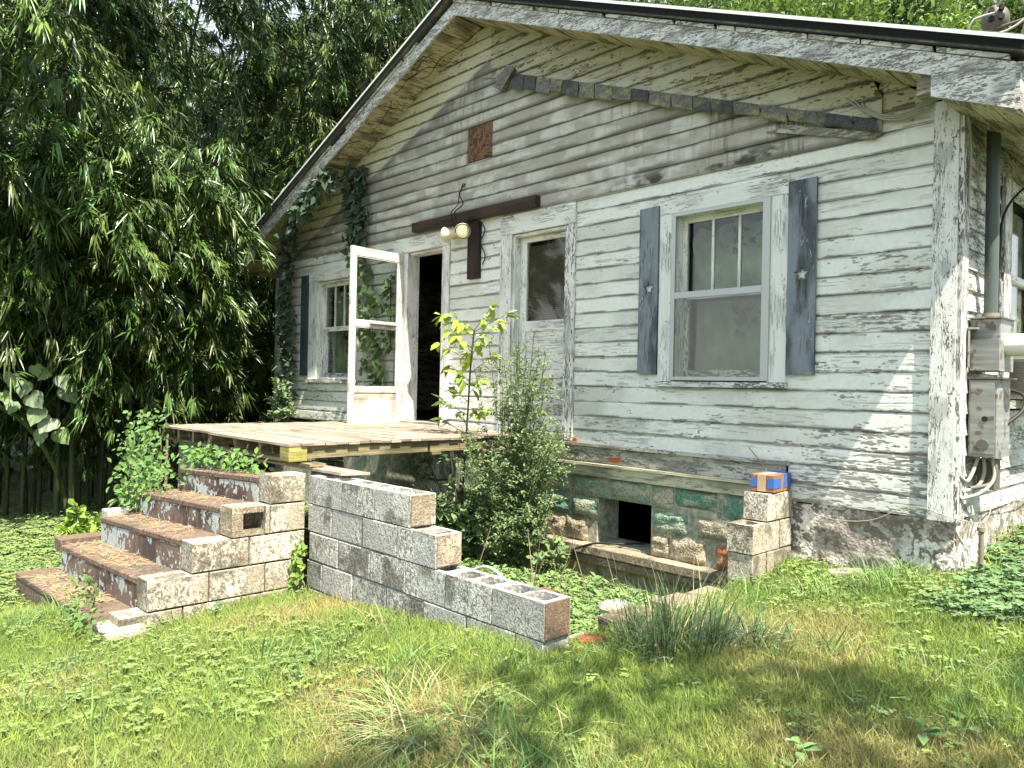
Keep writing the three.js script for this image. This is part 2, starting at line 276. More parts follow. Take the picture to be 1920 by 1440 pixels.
function merge(list) { return mergeGeometries(list.map((g) => { g = g.index ? g.toNonIndexed() : g; for (const k of Object.keys(g.attributes)) if (!['position', 'normal', 'uv'].includes(k)) g.deleteAttribute(k); return g; })); }

// leaves: many small faces with colours of their own
class Leaves {
  constructor() { this.p = []; this.c = []; this.i = []; }
  get n() { return this.p.length / 3; }
  v(p, c) { this.p.push(p.x, p.y, p.z); this.c.push(c.r, c.g, c.b); }
  lance(b, d, n, L, W, c, droop = 0) { // narrow leaf: two faces folded at the midrib
    const s = new THREE.Vector3().crossVectors(d, n).normalize(), k = this.n, t = b.clone().addScaledVector(d, L); t.y -= droop * L;
    const m = b.clone().addScaledVector(d, L * 0.38); m.y -= droop * L * 0.12;
    this.v(b, c); this.v(m.clone().addScaledVector(s, W / 2).addScaledVector(n, W * 0.16), c); this.v(t, c); this.v(m.clone().addScaledVector(s, -W / 2).addScaledVector(n, W * 0.16), c);
    this.i.push(k, k + 1, k + 2, k, k + 2, k + 3);
  }
  broad(b, d, n, L, W, c, droop = 0.1, shape = 0) { // oval or heart-shaped leaf of six faces
    const s = new THREE.Vector3().crossVectors(d, n).normalize(), k = this.n;
    const at = (u, w, h) => { const q = b.clone().addScaledVector(d, L * u).addScaledVector(s, W * w).addScaledVector(n, W * h); q.y -= droop * L * u * u; return q; };
    const a = shape ? [-0.12, 0.34, 0.3, 0.52] : [0.22, 0.36, 0.58, 0.44];
    this.v(at(0, 0, 0), c); this.v(at(a[0], a[1], 0.1), c); this.v(at(a[2], a[3], 0.12), c); this.v(at(1, 0, 0), c); this.v(at(a[2], -a[3], 0.12), c); this.v(at(a[0], -a[1], 0.1), c); this.v(at(0.5, 0, -0.02), c);
    for (const [x, y] of [[0, 1], [1, 2], [2, 3], [3, 4], [4, 5], [5, 0]]) this.i.push(k + x, k + y, k + 6);
  }
  blade(b, d, n, L, W, c, bend) { // grass blade of three faces
    const s = new THREE.Vector3().crossVectors(d, n).normalize(), k = this.n;
    const m = b.clone().addScaledVector(d, L * 0.55).addScaledVector(n, bend * L * 0.18), t = b.clone().addScaledVector(d, L * (1 - Math.abs(bend) * 0.25)).addScaledVector(n, bend * L * 0.7);
    this.v(b.clone().addScaledVector(s, W / 2), c); this.v(b.clone().addScaledVector(s, -W / 2), c); this.v(m.clone().addScaledVector(s, -W * 0.42), c); this.v(m.clone().addScaledVector(s, W * 0.42), c); this.v(t, c);
    this.i.push(k, k + 1, k + 2, k, k + 2, k + 3, k + 3, k + 2, k + 4);
  }
  arch(b, dir, L, W, c, rise, fall) { // long grass blade of seven faces, arching over
    const k = this.n, N = 4, s = new THREE.Vector3(-dir.z, 0, dir.x).normalize();
    for (let j = 0; j <= N; j++) {
      const t = j / N, q = b.clone().addScaledVector(dir, L * t * (0.35 + 0.65 * t) * (1 - rise * 0.6)); q.y += L * (rise * t - fall * t * t);
      const w = W * (1 - t * t * 0.95) / 2; this.v(q.clone().addScaledVector(s, w), c); this.v(q.clone().addScaledVector(s, -w), c);
      if (j) { const o = k + 2 * j; this.i.push(o - 2, o - 1, o + 1, o - 2, o + 1, o); }
    }
  }
  build() {
    const g = new THREE.BufferGeometry(); g.setAttribute('position', new THREE.Float32BufferAttribute(this.p, 3)); g.setAttribute('color', new THREE.Float32BufferAttribute(this.c, 3)); g.setIndex(this.i); g.computeVertexNormals(); return g;
  }
}
const col = (r, g, b, j = 0.2) => { const k = 1 + rr(-j, j), t = rr(-0.12, 0.12); return new THREE.Color().setRGB(r * k * (1 + t), g * k, b * k * (1 - t)); };
const dirOf = (az, el) => new THREE.Vector3(Math.cos(el) * Math.cos(az), Math.sin(el), Math.cos(el) * Math.sin(az));
const rdir = () => { const y = rr(-1, 1), a = rr(0, 6.283), q = Math.sqrt(1 - y * y); return new THREE.Vector3(q * Math.cos(a), y, q * Math.sin(a)); };

// ---------------------------------------------------------------- ground
const GP = [[-5.13, 2.8, -0.07], [-5.1, 4.1, -0.14], [-7.3, 4.2, -0.34], [-9, 3.5, -0.42], [-8.5, 2, -0.38], [-9, 0.5, -0.36], [-13, 0, -0.42], [-13, 4, -0.45], [-2.7, 2.75, 0.1], [-2.6, 1.6, 0.1], [-2.55, 0.6, 0.1], [-2.5, 0.05, 0.22], [-1.6, 0.1, 0.28], [-1.4, -1.4, 0.42], [-0.8, -3, 0.55], [0, 1, 0.32], [0, 3, 0.14], [0, 5.5, 0], [-3, 4.4, -0.02], [2, 0, 0.5], [4, 4, 0.25], [-6, 6.5, -0.2], [-11, -6, -0.3], [-6, -12, 0.2], [-4, 3.4, 0.02], [-1.2, 2, 0.17], [12, -4, 1], [0, 14, -0.1], [-20, 8, -0.6]];
function hgt(x, z) {
  let a = 0, w = 0; for (const [px, pz, h] of GP) { const d = (x - px) ** 2 + (z - pz) ** 2, k = 1 / (d * Math.sqrt(d) + 0.02); a += k * h; w += k; }
  let h = a / w + 0.03 * (fbm(x * 1.3 + 50, z * 1.3 + 50, 900, 3) - 0.5);
  const pit = ss(-8.7, -8.2, x) * (1 - ss(-2.92, -2.76, x)) * (1 - ss(2.5, 2.66, z));
  return h + (-0.14 - 0.24 * ss(0.7, 0.3, z) + 0.08 * (fbm(x * 2, z * 2, 905, 2) - 0.5) - h) * pit;
}
{
  const axis = (a, b, st, far) => { const r = []; for (let v = a; v <= b + 1e-6; v += st) r.push(v); for (let k = 1, v = b, s = st; v < far; k++) { s *= 1.35; v += s; r.push(v); } for (let k = 1, v = a, s = st; v > -far; k++) { s *= 1.35; v -= s; r.unshift(v); } return r; };
  const xs = axis(-13, 2, 0.08, 400), zs = axis(-3, 6, 0.08, 400), p = [], uv = [], id = [];
  for (const z of zs) for (const x of xs) { p.push(x, hgt(x, z), z); uv.push(x, z); }
  for (let j = 0; j + 1 < zs.length; j++) for (let i = 0; i + 1 < xs.length; i++) { const k = j * xs.length + i; id.push(k, k + xs.length, k + 1, k + 1, k + xs.length, k + xs.length + 1); }
  const g = new THREE.BufferGeometry(); g.setAttribute('position', new THREE.Float32BufferAttribute(p, 3)); g.setAttribute('uv', new THREE.Float32BufferAttribute(uv, 2)); g.setIndex(id); g.computeVertexNormals();
  const o = new THREE.Mesh(g, M.soil); o.name = 'ground'; o.receiveShadow = true; o.userData = { kind: 'structure', label: 'uneven earth of the overgrown front yard' }; scene.add(o);
}

// ---------------------------------------------------------------- the house
const PK = -6.35, PY = 5.42, SL = 0.415, XL = -11.09, XR = -1.61, ZB = -9, OV = 0.42;
const soff = (x) => PY - SL * Math.abs(x - PK);
const house = thing('wooden_house', 'single-storey white clapboard house with peeling paint, wide gable and open front door', 'house', [PK, 0.2, -4.5]);
const OPEN = { d1: [-7.66, -6.97, 1.04, 3.09], d2: [-5.81, -5.03, 1.04, 3.07], w2: [-3.8, -2.92, 1.57, 2.99], w1: [-9.83, -8.96, 1.53, 2.91] };
const rect = ([a, b, c, d]) => [[a, c], [b, c], [b, d], [a, d]];
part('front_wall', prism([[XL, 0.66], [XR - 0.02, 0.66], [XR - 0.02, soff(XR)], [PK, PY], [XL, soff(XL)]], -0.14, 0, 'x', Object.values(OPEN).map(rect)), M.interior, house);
// clapboards
function clap(x0b, x1b, x0t, x1t, y0, y1, zb, tb = 0.024) { // drop siding: flat face, sloping cove along the upper edge
  const j = rr(-0.0025, 0.0025), k = rr(-0.0025, 0.0025), e = rr(-0.002, 0.003), zf = zb + tb + e, f = Math.max(0.2, (y1 - y0 - 0.034) / (y1 - y0)), ym = y0 + (y1 - y0) * f;
  const xl = x0b + (x0t - x0b) * f, xr = x1b + (x1t - x1b) * f, lo = hexa([[x0b, y0 + j, zb], [x1b, y0 + k, zb], [xr, ym, zb], [xl, ym, zb], [x0b, y0 + j, zf], [x1b, y0 + k, zf], [xr, ym, zf], [xl, ym, zf]]);
  const g = merge([lo, hexa([[xl, ym, zb], [xr, ym, zb], [x1t, y1, zb], [x0t, y1, zb], [xl, ym, zf], [xr, ym, zf], [x1t, y1, zb + 0.004], [x0t, y1, zb + 0.004]])]);
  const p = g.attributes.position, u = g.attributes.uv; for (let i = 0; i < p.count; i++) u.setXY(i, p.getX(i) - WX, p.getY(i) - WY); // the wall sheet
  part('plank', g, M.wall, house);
}
const CUT = [[-7.93, -6.84, 0.9, 3.27], [-5.98, -4.92, 0.9, 3.28], [-3.94, -2.77, 1.51, 3.13], [-10.06, -8.75, 1.485, 3.05]];
function spans(a, b, y0, y1) {
  let r = [[a, b]];
  for (const [c, d, e, f] of CUT) { if (Math.min(y1, f) - Math.max(y0, e) < 0.02) continue; r = r.flatMap(([p, q]) => d <= p || c >= q ? [[p, q]] : [[p, c], [d, q]].filter(([m, n]) => n - m > 0.02)); }
  return r.flatMap(([p, q]) => { if (q - p < 3.2 || rnd() < 0.35) return [[p, q]]; const m = rr(p + 0.8, q - 0.8); return [[p, m - 0.0015], [m + 0.0015, q]]; });
}
for (let k = 0, y = ROW0; y < 3.72; k++, y += ROW) {
  const top = y + ROW + 0.012;
  // under the old porch the siding stops at the ledge
  const a = y < 0.9 ? -2.74 : XL + 0.12;
  for (const [p, q] of spans(a, -1.76, y, top)) {
    if (y > GAB - 0.06) { const t2 = Math.min(top, 3.66), qb = Math.min(q, PK + (PY - y) / SL), qt = Math.min(q, PK + (PY - t2) / SL); if (q > -2.2 && qb > -2.12) clap(-2.13, qb, -2.13, Math.max(qt, -2.125), y, t2, 0); continue; }
    clap(p, q, p, q, y, Math.min(top, GAB + 0.02), 0);
  }
  for (const [c, d, e, f] of CUT) { // pieces over and under an opening
    if (y > GAB - 0.06) continue;
    if (f > y + 0.005 && f < top - 0.02 && f < GAB) clap(c, d, c, d, f + 0.002, Math.min(top, GAB + 0.02), 0);
    if (e > y + 0.02 && e < top && y > 0.95) clap(c, d, c, d, y, e - 0.002, 0);
  }
}
for (let k = 0, y = GAB; y < PY - 0.03; k++, y += GROW) {
  const y1 = Math.min(y + GROW + 0.012, PY), half0 = Math.min(4.62, (PY - y) / SL + 0.02), half1 = Math.max(0.01, Math.min(4.62, (PY - y1) / SL + 0.02)), xr = (h) => Math.min(PK + h, -2.1);
  const sp = [[PK - half0, xr(half0)]], cuts = [-7.7 + rr(-1, 1), -4.4 + rr(-1.2, 1.2)].filter(() => half0 > 2 && rnd() < 0.75);
  if (y < 4.34 && y + GROW > 3.98) { // board over the old vent
    cuts.length = 0; const pl = -6.56, pr = -6.14; clap(PK - half0, pl, PK - half1, pl, y, y1, 0.02); const m = -4 + rr(-0.8, 0.8); clap(pr, m, pr, m, y, y1, 0.02); clap(m + 0.003, xr(half0), m + 0.003, xr(half1), y, y1, 0.02); continue;
  }
  const e = [sp[0][0], ...cuts.sort((a, b) => a - b), sp[0][1]];
  for (let i = 0; i + 1 < e.length; i++) { const f = i === 0, l = i + 2 === e.length; clap(e[i] + (f ? 0 : 0.0015), e[i + 1] - (l ? 0 : 0.0015), f ? PK - half1 : e[i] + 0.0015, l ? xr(half1) : e[i + 1] - 0.0015, y, y1, 0.02); }
}
part('vent_board', box(-6.55, -6.15, 3.97, 4.36, 0.004, 0.03), M.osb, house, 'brown particle board patch over the attic vent');
part('corner_board', box(-1.76, XR, 0.67, 3.42, 0.002, 0.056), M.corner, house);
part('corner_board', box(XR, -1.582, 0.67, 3.36, -0.09, 0.044), M.trimHeavy, house);
part('corner_board', box(XL, XL + 0.12, 0.67, 3.42, 0.002, 0.046), M.trimHeavy, house);
// lower boards where the porch floor met the wall
part('ledge_board', prism([[-6.1, 0.945], [-2.73, 0.935], [-2.73, 0.963], [-6.1, 0.972]], 0.003, 0.06), M.ledge, house);
part('apron_board', box(-6.1, -4.33, 0.795, 0.944, 0.003, 0.03), M.ledge, house); part('apron_board', box(-4.327, -2.76, 0.79, 0.934, 0.003, 0.028), M.ledge, house);
part('sill_beam', box(-6.1, -2.78, 0.765, 0.788, 0.003, 0.075), M.sill, house); part('sill_beam', box(-6.1, -2.78, 0.665, 0.763, 0.003, 0.055), M.sill, house);
for (const [x, y] of [[-4.93, 1.0], [-4.4, 0.855]]) part('bare_chip', prism([[x - 0.07, y], [x + 0.06, y + 0.006], [x + 0.07, y - 0.03], [x - 0.01, y - 0.05], [x - 0.06, y - 0.03]], 0.03, 0.036), M.clapRust, house, 'orange strip of bare wood under the siding');
// door one, open, and its trim
function trimBox(...a) { return part('trim_board', box(...a), M.trim, house); }
trimBox(-7.95, -6.84, 3.092, 3.265, 0.002, 0.05); trimBox(-6.97, -6.84, 1.0, 3.09, 0.002, 0.046);
trimBox(-7.88, -7.74, 1.0, 3.09, 0.002, 0.046); trimBox(-7.738, -7.655, 1.02, 3.088, -0.14, 0.036); trimBox(-7.0, -6.972, 1.06, 3.09, -0.15, 0.0); trimBox(-7.658, -7.002, 3.06, 3.088, -0.15, -0.001);
part('threshold', box(-7.7, -6.9, 0.99, 1.045, -0.2, 0.09), M.ledge, house);
{ // storm door swung out
  const h = new THREE.Group(); h.name = 'storm_door'; h.userData.label = 'white aluminium storm door standing open'; h.position.set(-7.74, 1.01, 0.06).sub(house.position); h.rotation.y = -1.467; house.add(h);
  const W = 0.775, H = 2.06, add = (n, g, m) => { const o = new THREE.Mesh(g, m); o.name = n; o.castShadow = true; h.add(o); return o; };
  const white = M.oldWhite;
  add('stile', box(0, 0.065, 0, H, -0.016, 0.016), white); add('stile', box(W - 0.065, W, 0, H, -0.016, 0.016), white);
  for (const [a, b] of [[0, 0.06], [0.37, 0.43], [1.14, 1.205], [1.96, H]]) add('rail', box(0.065, W - 0.065, a, b, -0.015, 0.015), white);
  add('kick_panel', box(0.065, W - 0.065, 0.06, 0.37, -0.006, 0.006), M.oldPanel);
  for (const [a, b] of [[0.43, 1.14], [1.205, 1.96]]) { add('pane', box(0.08, W - 0.08, a + 0.015, b - 0.015, -0.0015, 0.0015), M.dirtyGlass); add('glazing_bead', merge([box(0.065, 0.08, a, b, -0.01, 0.01), box(W - 0.08, W - 0.065, a, b, -0.01, 0.01), box(0.08, W - 0.08, a, a + 0.015, -0.01, 0.01), box(0.08, W - 0.08, b - 0.015, b, -0.01, 0.01)]), white); }
  for (const y of [0.2, 1.05, 1.85]) add('hinge', rod([-0.008, y, 0.012], [-0.008, y + 0.08, 0.012], 0.009), M.steel);
  const hn = add('handle', box(W - 0.055, W - 0.02, 1.1, 1.17, 0.017, 0.045), M.black); hn.castShadow = true;
  add('closer', rod([0.1, 1.175, -0.03], [0.5, 1.175, -0.03], 0.012), M.steel);
}
// door two, shut
trimBox(-5.98, -4.92, 3.075, 3.275, 0.002, 0.05); trimBox(-5.98, -5.81, 0.98, 3.073, 0.002, 0.046); part('trim_board', box(-5.05, -4.92, 0.98, 3.073, 0.002, 0.046), M.trimHeavy, house);
trimBox(-5.808, -5.775, 1.04, 3.07, -0.13, 0.02); trimBox(-5.77, -5.032, 3.04, 3.068, -0.13, 0.02); part('threshold', box(-5.85, -5.0, 0.985, 1.04, -0.13, 0.06), M.ledge, house);
{
  const d = part('door', merge([box(-5.772, -5.68, 1.045, 3.035, -0.1, -0.055), box(-5.115, -5.035, 1.045, 3.035, -0.1, -0.055), box(-5.68, -5.115, 2.985, 3.035, -0.1, -0.055), box(-5.68, -5.115, 2.06, 2.165, -0.1, -0.055), box(-5.68, -5.115, 1.045, 1.2, -0.1, -0.055), box(-5.68, -5.115, 1.58, 1.66, -0.1, -0.055)]), M.trim, house, 'closed door with a brown blind behind its window');
  part('door_panel', box(-5.68, -5.115, 1.66, 2.06, -0.09, -0.07), M.trim, d); part('door_panel', box(-5.68, -5.115, 1.2, 1.58, -0.09, -0.07), M.trimHeavy, d);
  part('pane', box(-5.68, -5.115, 2.165, 2.985, -0.075, -0.072), M.dirtyGlass, d);
  const sl = []; for (let k = 0; k < 42; k++) { const y = 2.17 + k * 0.0185, s = 0.012 * Math.sin(k * 0.35); sl.push(hexa([[-5.68, y, -0.095 + s * 0.2], [-5.115, y + 0.003, -0.095], [-5.115, y + 0.013, -0.092], [-5.68, y + 0.011, -0.092], [-5.68, y, -0.086], [-5.115, y + 0.003, -0.086], [-5.115, y + 0.015, -0.09], [-5.68, y + 0.013, -0.09]])); }
  part('blind', merge(sl), flat(0x6b5c50, 0.7), d); part('blind_backing', box(-5.7, -5.1, 2.1, 2.93, -0.12, -0.1), flat(0x3e352e, 0.9), d);
}
part('brown_beam', box(-7.47, -5.4, 3.3, 3.405, 0.045, 0.125), M.beam, house, 'dark brown porch beam left above the doors');
part('brown_post', box(-6.49, -6.31, 2.66, 3.298, 0.026, 0.075), M.darkPost, house);
// windows
function film(x0, x1, y0, y1, z, amp, s, torn = 0) {
  const g = new THREE.PlaneGeometry(x1 - x0, y1 - y0, 30, 30), p = g.attributes.position;
  for (let i = 0; i < p.count; i++) { const x = p.getX(i) + (x0 + x1) / 2, y = p.getY(i) + (y0 + y1) / 2; const ty = torn ? y0 + (y - y0) * (1 - torn * (0.25 + 1.1 * fbm(x * 6, 1, s + 9, 3))) : y; p.setXYZ(i, x, ty, z + amp * (fbm(x * 5, y * 3, s, 4) - 0.5) + amp * 0.5 * Math.sin(x * 26 + 3 * fbm(x * 3, y * 2, s + 3, 2) * 3) * ss(y0, y1, y)); }
  g.computeVertexNormals(); const u = g.attributes.uv; for (let i = 0; i < u.count; i++) u.setXY(i, u.getX(i) * (x1 - x0), u.getY(i) * (y1 - y0)); return g.toNonIndexed();
}
function windowAt(name, [x0, x1, y0, y1], trim, storm, label, mid) {
  const [a, b, c, d] = trim, w = part(name, merge([box(a, b, y1 + 0.004, d, 0.002, 0.046), box(a, x0 + 0.002, c + 0.045, y1 + 0.002, 0.002, 0.042), box(x1 - 0.002, b, c + 0.045, y1 + 0.002, 0.002, 0.042)]), M.trim, house, label);
  part('sill', box(a - 0.01, b + 0.01, c, c + 0.043, 0.002, 0.075), M.trimHeavy, w);
  part('jamb', merge([box(x0, x0 + 0.025, y0, y1, -0.14, -0.001), box(x1 - 0.025, x1, y0, y1, -0.14, -0.001), box(x0 + 0.025, x1 - 0.025, y1 - 0.025, y1, -0.14, -0.001), box(x0 + 0.025, x1 - 0.025, y0, y0 + 0.03, -0.14, -0.001)]), M.trim, w);
  const X0 = x0 + 0.027, X1 = x1 - 0.027;
  part('upper_sash', merge([box(X0, X0 + 0.045, mid, y1 - 0.026, -0.095, -0.06), box(X1 - 0.045, X1, mid, y1 - 0.026, -0.095, -0.06), box(X0 + 0.045, X1 - 0.045, y1 - 0.075, y1 - 0.026, -0.095, -0.06), box(X0 + 0.045, X1 - 0.045, mid - 0.03, mid + 0.03, -0.095, -0.06)]), M.trim, w);
  const ux0 = X0 + 0.045, ux1 = X1 - 0.045, mu = part('muntin', box(ux0 + (ux1 - ux0) / 3 - 0.011, ux0 + (ux1 - ux0) / 3 + 0.011, mid + 0.03, y1 - 0.075, -0.09, -0.065), M.trim, w); part('muntin', box(ux0 + (ux1 - ux0) * 2 / 3 - 0.011, ux0 + (ux1 - ux0) * 2 / 3 + 0.011, mid + 0.03, y1 - 0.075, -0.09, -0.065), M.trim, w);
  for (let k = 0; k < 3; k++) { const p0 = ux0 + (ux1 - ux0) * k / 3 + (k ? 0.012 : 0), p1 = ux0 + (ux1 - ux0) * (k + 1) / 3 - (k < 2 ? 0.012 : 0); part('pane', box(p0, p1, mid + 0.031, y1 - 0.076, -0.08, -0.077), M.dirtyGlass, w); }
  part('lower_sash', merge([box(X0, X0 + 0.045, y0 + 0.031, mid - 0.031, -0.13, -0.097), box(X1 - 0.045, X1, y0 + 0.031, mid - 0.031, -0.13, -0.097), box(X0 + 0.045, X1 - 0.045, y0 + 0.031, y0 + 0.09, -0.13, -0.097)]), M.trimHeavy, w);
  part('pane', box(ux0, ux1, y0 + 0.09, mid - 0.031, -0.115, -0.112), M.dirtyGlass, w);
  if (storm) {
    const s = 0.03; part('storm_frame', merge([box(x0 - 0.012, x0 + s, y0, y1 - 0.001, 0.043, 0.058), box(x1 - s - 0.02, x1 + 0.012, y0, y1 - 0.001, 0.043, 0.058), box(x0 + s, x1 - s - 0.02, y1 - s, y1 - 0.001, 0.043, 0.058), box(x0 + s, x1 - s - 0.02, y0, y0 + s, 0.043, 0.058), box(x0 + s, x1 - s - 0.02, mid - 0.03, mid + 0.022, 0.04, 0.062)]), M.alu, w);
    part('pane', box(x0 + s, x1 - s - 0.02, y0 + s, mid - 0.03, 0.048, 0.05), M.dirtyGlass, w);
  }
  part('plastic_sheet', film(x0 + 0.1, x1 - 0.02, y0 + 0.02, mid + 0.02, -0.165, 0.05, 40 + x0 * 3 | 0), M.film, w); part('plastic_sheet', film(x0 + 0.06, x1 - 0.02, mid + 0.02, y1 - 0.02, -0.19, 0.08, 70 + x0 * 3 | 0, 0.16), M.film, w);
  return w;
}
windowAt('window', OPEN.w2, [-3.94, -2.77, 1.515, 3.13], true, 'double-hung window with grey storm frame and plastic sheet behind the glass', 2.29);
windowAt('window', OPEN.w1, [-10.06, -8.75, 1.485, 3.05], false, 'double-hung window beside the open storm door', 2.24);
// shutters with a star cut out
function shutter(x0, x1, y0, y1, sx, sy, m) {
  const st = []; if (sx) for (let k = 0; k < 10; k++) { const a = Math.PI / 2 + k * Math.PI / 5, r = k % 2 ? 0.026 : 0.064; st.push([sx + r * Math.cos(a), sy + r * Math.sin(a) * 1.05]); }
  part('shutter', prism([[x0, y0], [x1, y0 - 0.003], [x1 - 0.002, y1], [x0, y1 - 0.004]], 0.034, 0.054, 'y', sx ? [st] : []), m, house);
}
shutter(-4.15, -3.95, 1.62, 3.08, -4.045, 2.37, M.shutter); shutter(-2.765, -2.545, 1.62, 3.08, -2.655, 2.37, M.shutter); shutter(-10.275, -10.07, 1.58, 3.03, 0, 0, M.shutterDark);
// soffit boards of the raking eaves, fascia, mouldings, roof
for (const s of [-1, 1]) {
  const ex = s < 0 ? PK - 5.15 : PK + 5.14, c = 1 / Math.hypot(1, SL);
  for (let d = 0.02; d < 5.12;) {
    const w = rr(0.085, 0.15) * c, a = PK + s * d, b = PK + s * Math.min(d + w - 0.005, 5.13); d += w;
    const j = rr(-0.004, 0.004); const [l, r] = s < 0 ? [b, a] : [a, b];
    if (s > 0 && l > -1.66) continue;
    part('soffit_board', prism([[l, soff(l) + j], [r, soff(r) + j], [r, soff(r) + 0.018 + j], [l, soff(l) + 0.018 + j]], 0.001, OV - 0.002, 'z'), M.soffit, house);
  }
  const bd = (a, b, lo, hi, z0, z1, m, n) => { const [l, r] = [Math.min(a, b), Math.max(a, b)]; return part(n, prism([[l, soff(l) + lo], [r, soff(r) + lo], [r, soff(r) + hi], [l, soff(l) + hi]], z0, z1), m, house); };
  bd(PK, s > 0 ? -4.1 : -9.0, -0.012, 0.125, OV, OV + 0.024, M.fascia, 'fascia_board'); bd(s > 0 ? -4.095 : -9.005, s > 0 ? -1.66 : -11.05, -0.014, 0.128, OV, OV + 0.025, M.fascia, 'fascia_board');
  bd(s > 0 ? -1.658 : -11.052, ex, -0.145, 0.125, OV, OV + 0.026, M.fascia, 'fascia_board');
  for (let d = 0; d < 5.1;) { const w = rr(0.12, 0.75), a = PK + s * d, b = PK + s * Math.min(5.12, d + w - rr(0.004, 0.05)); d += w; if (rnd() < 0.9) bd(a, b, 0.126 + rr(0, 0.006), 0.16, OV + 0.002, OV + 0.035 + rr(0, 0.008), M.trimHeavy, 'moulding'); }
  bd(PK, ex + s * 0.05, 0.17, 0.235, -9.3, OV + 0.075, M.roof, 'roof');
  bd(PK, ex + s * 0.06, 0.185, 0.236, OV + 0.076, OV + 0.082, M.tar, 'roof_edge');
  bd(PK, ex + s * 0.06, 0.2375, 0.262, OV - 0.03, OV + 0.088, M.drip, 'drip_edge');
  // shingle tabs along the roof's rim
  const tabs = []; for (let d = 0; d < 5.15; d += 0.31) { const a = PK + s * d, b = PK + s * (d + 0.305), [l, r] = [Math.min(a, b), Math.max(a, b)], j = rr(0, 0.006); tabs.push(prism([[l, soff(l) + 0.26 + j], [r, soff(r) + 0.26 + j], [r, soff(r) + 0.27 + j], [l, soff(l) + 0.27 + j]], OV - 0.4, OV + 0.05 + rr(-0.01, 0.02))); }
  part('shingle_rim', merge(tabs), M.roof, house).userData.kind = 'stuff';
  // eave: boxed soffit and fascia along the side
  const e0 = s > 0 ? XR : XL, lo = (x) => soff(x) - 0.145;
  for (let k = 0; k < 3; k++) { const a = e0 + s * (k * 0.135 + 0.002), b = e0 + s * (k * 0.135 + 0.131), [l, r] = [Math.min(a, b), Math.max(a, b)]; part('soffit_board', prism([[l, lo(l)], [r, lo(r)], [r, lo(r) + 0.018], [l, lo(l) + 0.018]], ZB, OV - 0.003, 'z'), M.soffit, house); }
  part('fascia_board', box(Math.min(ex, ex + s * 0.025), Math.max(ex, ex + s * 0.025), soff(ex) - 0.15, soff(ex) + 0.12, ZB - 0.2, OV + 0.024), M.trimHeavy, house);
}
part('drip_edge', box(XR + 0.38, XR + 0.5, 3.41, 3.418, -9.2, 0.4), M.drip, house);
part('eave_block', box(-1.75, -1.63, 3.36, 3.47, 0.3, 0.415), M.soffit, house);
// shingled flashing left from the porch roof
{
  const lowY = (x) => 4.6 - 0.352 * (x + 5.84), topY = (x) => 4.76 - 0.368 * (x + 5.86);
  for (let x = -5.86; x < -2.2;) {
    const w = rr(0.17, 0.24) + 0.05 * ss(-3.4, -2.6, x), a = x, b = Math.min(x + w - 0.012, -2.14), k = 0.06, j = rr(-0.016, 0.016), h = rr(0.004, 0.03); x += w;
    part('shingle', hexa([[a + k, lowY(a + k) + j, 0.105 + h], [b + k - 0.004, lowY(b + k) + j, 0.105 + h], [b, topY(b), 0.044], [a, topY(a), 0.044], [a + k, lowY(a + k) + 0.01 + j, 0.116 + h], [b + k - 0.004, lowY(b + k) + 0.01 + j, 0.116 + h], [b, topY(b) + 0.012, 0.05], [a, topY(a) + 0.012, 0.05]]), rnd() < 0.7 ? M.shingleOld : M.shingle, house);
  }
  part('ridge_cap', hexa([[-6.02, 4.72, 0.05], [-5.93, 4.6, 0.06], [-5.78, 4.78, 0.05], [-5.9, 4.83, 0.045], [-6.06, 4.66, 0.13], [-5.93, 4.58, 0.13], [-5.74, 4.78, 0.12], [-5.86, 4.84, 0.12]]), M.shingleOld, house);
  part('flashing_board', prism([[-6.3, 4.87], [-5.9, 4.8], [-5.9, 4.75], [-6.3, 4.83]], 0.045, 0.06), M.ledge, house); part('flashing_board', prism([[-2.95, 3.49], [-2.15, 3.26], [-2.1, 3.29], [-2.75, 3.5]], 0.047, 0.075), M.ledge, house);
}
// side wall, back wall, floor, ceiling, partition
for (let k = 0, y = ROW0; y < 3.3; k++, y += ROW) {
  const seg = y > 1.35 && y < 3.0 ? [[-0.09, -0.9], [-2.15, -9]] : [[-0.09, -9]];
  for (const [a, b] of seg) { const j = rr(-0.003, 0.003), t = Math.min(y + ROW + 0.012, 3.34); part('plank', hexa([[XR - 0.02, y, b], [XR - 0.02, y + j, a], [XR - 0.02, t, a], [XR - 0.02, t, b], [XR + 0.008, y, b], [XR + 0.008, y + j, a], [XR - 0.012, t, a], [XR - 0.012, t, b]].map((q) => q), 'z'), M.sideWall, house); }
}
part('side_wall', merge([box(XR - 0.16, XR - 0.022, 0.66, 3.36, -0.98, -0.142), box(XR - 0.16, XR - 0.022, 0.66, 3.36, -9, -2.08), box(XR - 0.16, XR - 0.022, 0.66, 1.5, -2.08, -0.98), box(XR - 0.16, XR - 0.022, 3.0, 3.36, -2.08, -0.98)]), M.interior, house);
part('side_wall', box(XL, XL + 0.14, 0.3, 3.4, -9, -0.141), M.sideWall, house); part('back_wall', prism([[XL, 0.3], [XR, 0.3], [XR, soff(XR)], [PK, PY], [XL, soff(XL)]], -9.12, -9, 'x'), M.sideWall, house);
part('floor', box(XL + 0.14, XR - 0.16, 0.9, 1.03, -9, -0.141), M.interior, house); part('ceiling', box(XL + 0.14, XR - 0.16, 3.3, 3.36, -9, -0.141), M.interior, house); part('partition', box(-9, -4.6, 1.03, 3.3, -3.6, -3.5), M.interior, house); part('partition', box(-6.6, -6.5, 1.03, 3.3, -3.5, -0.141), M.interior, house);
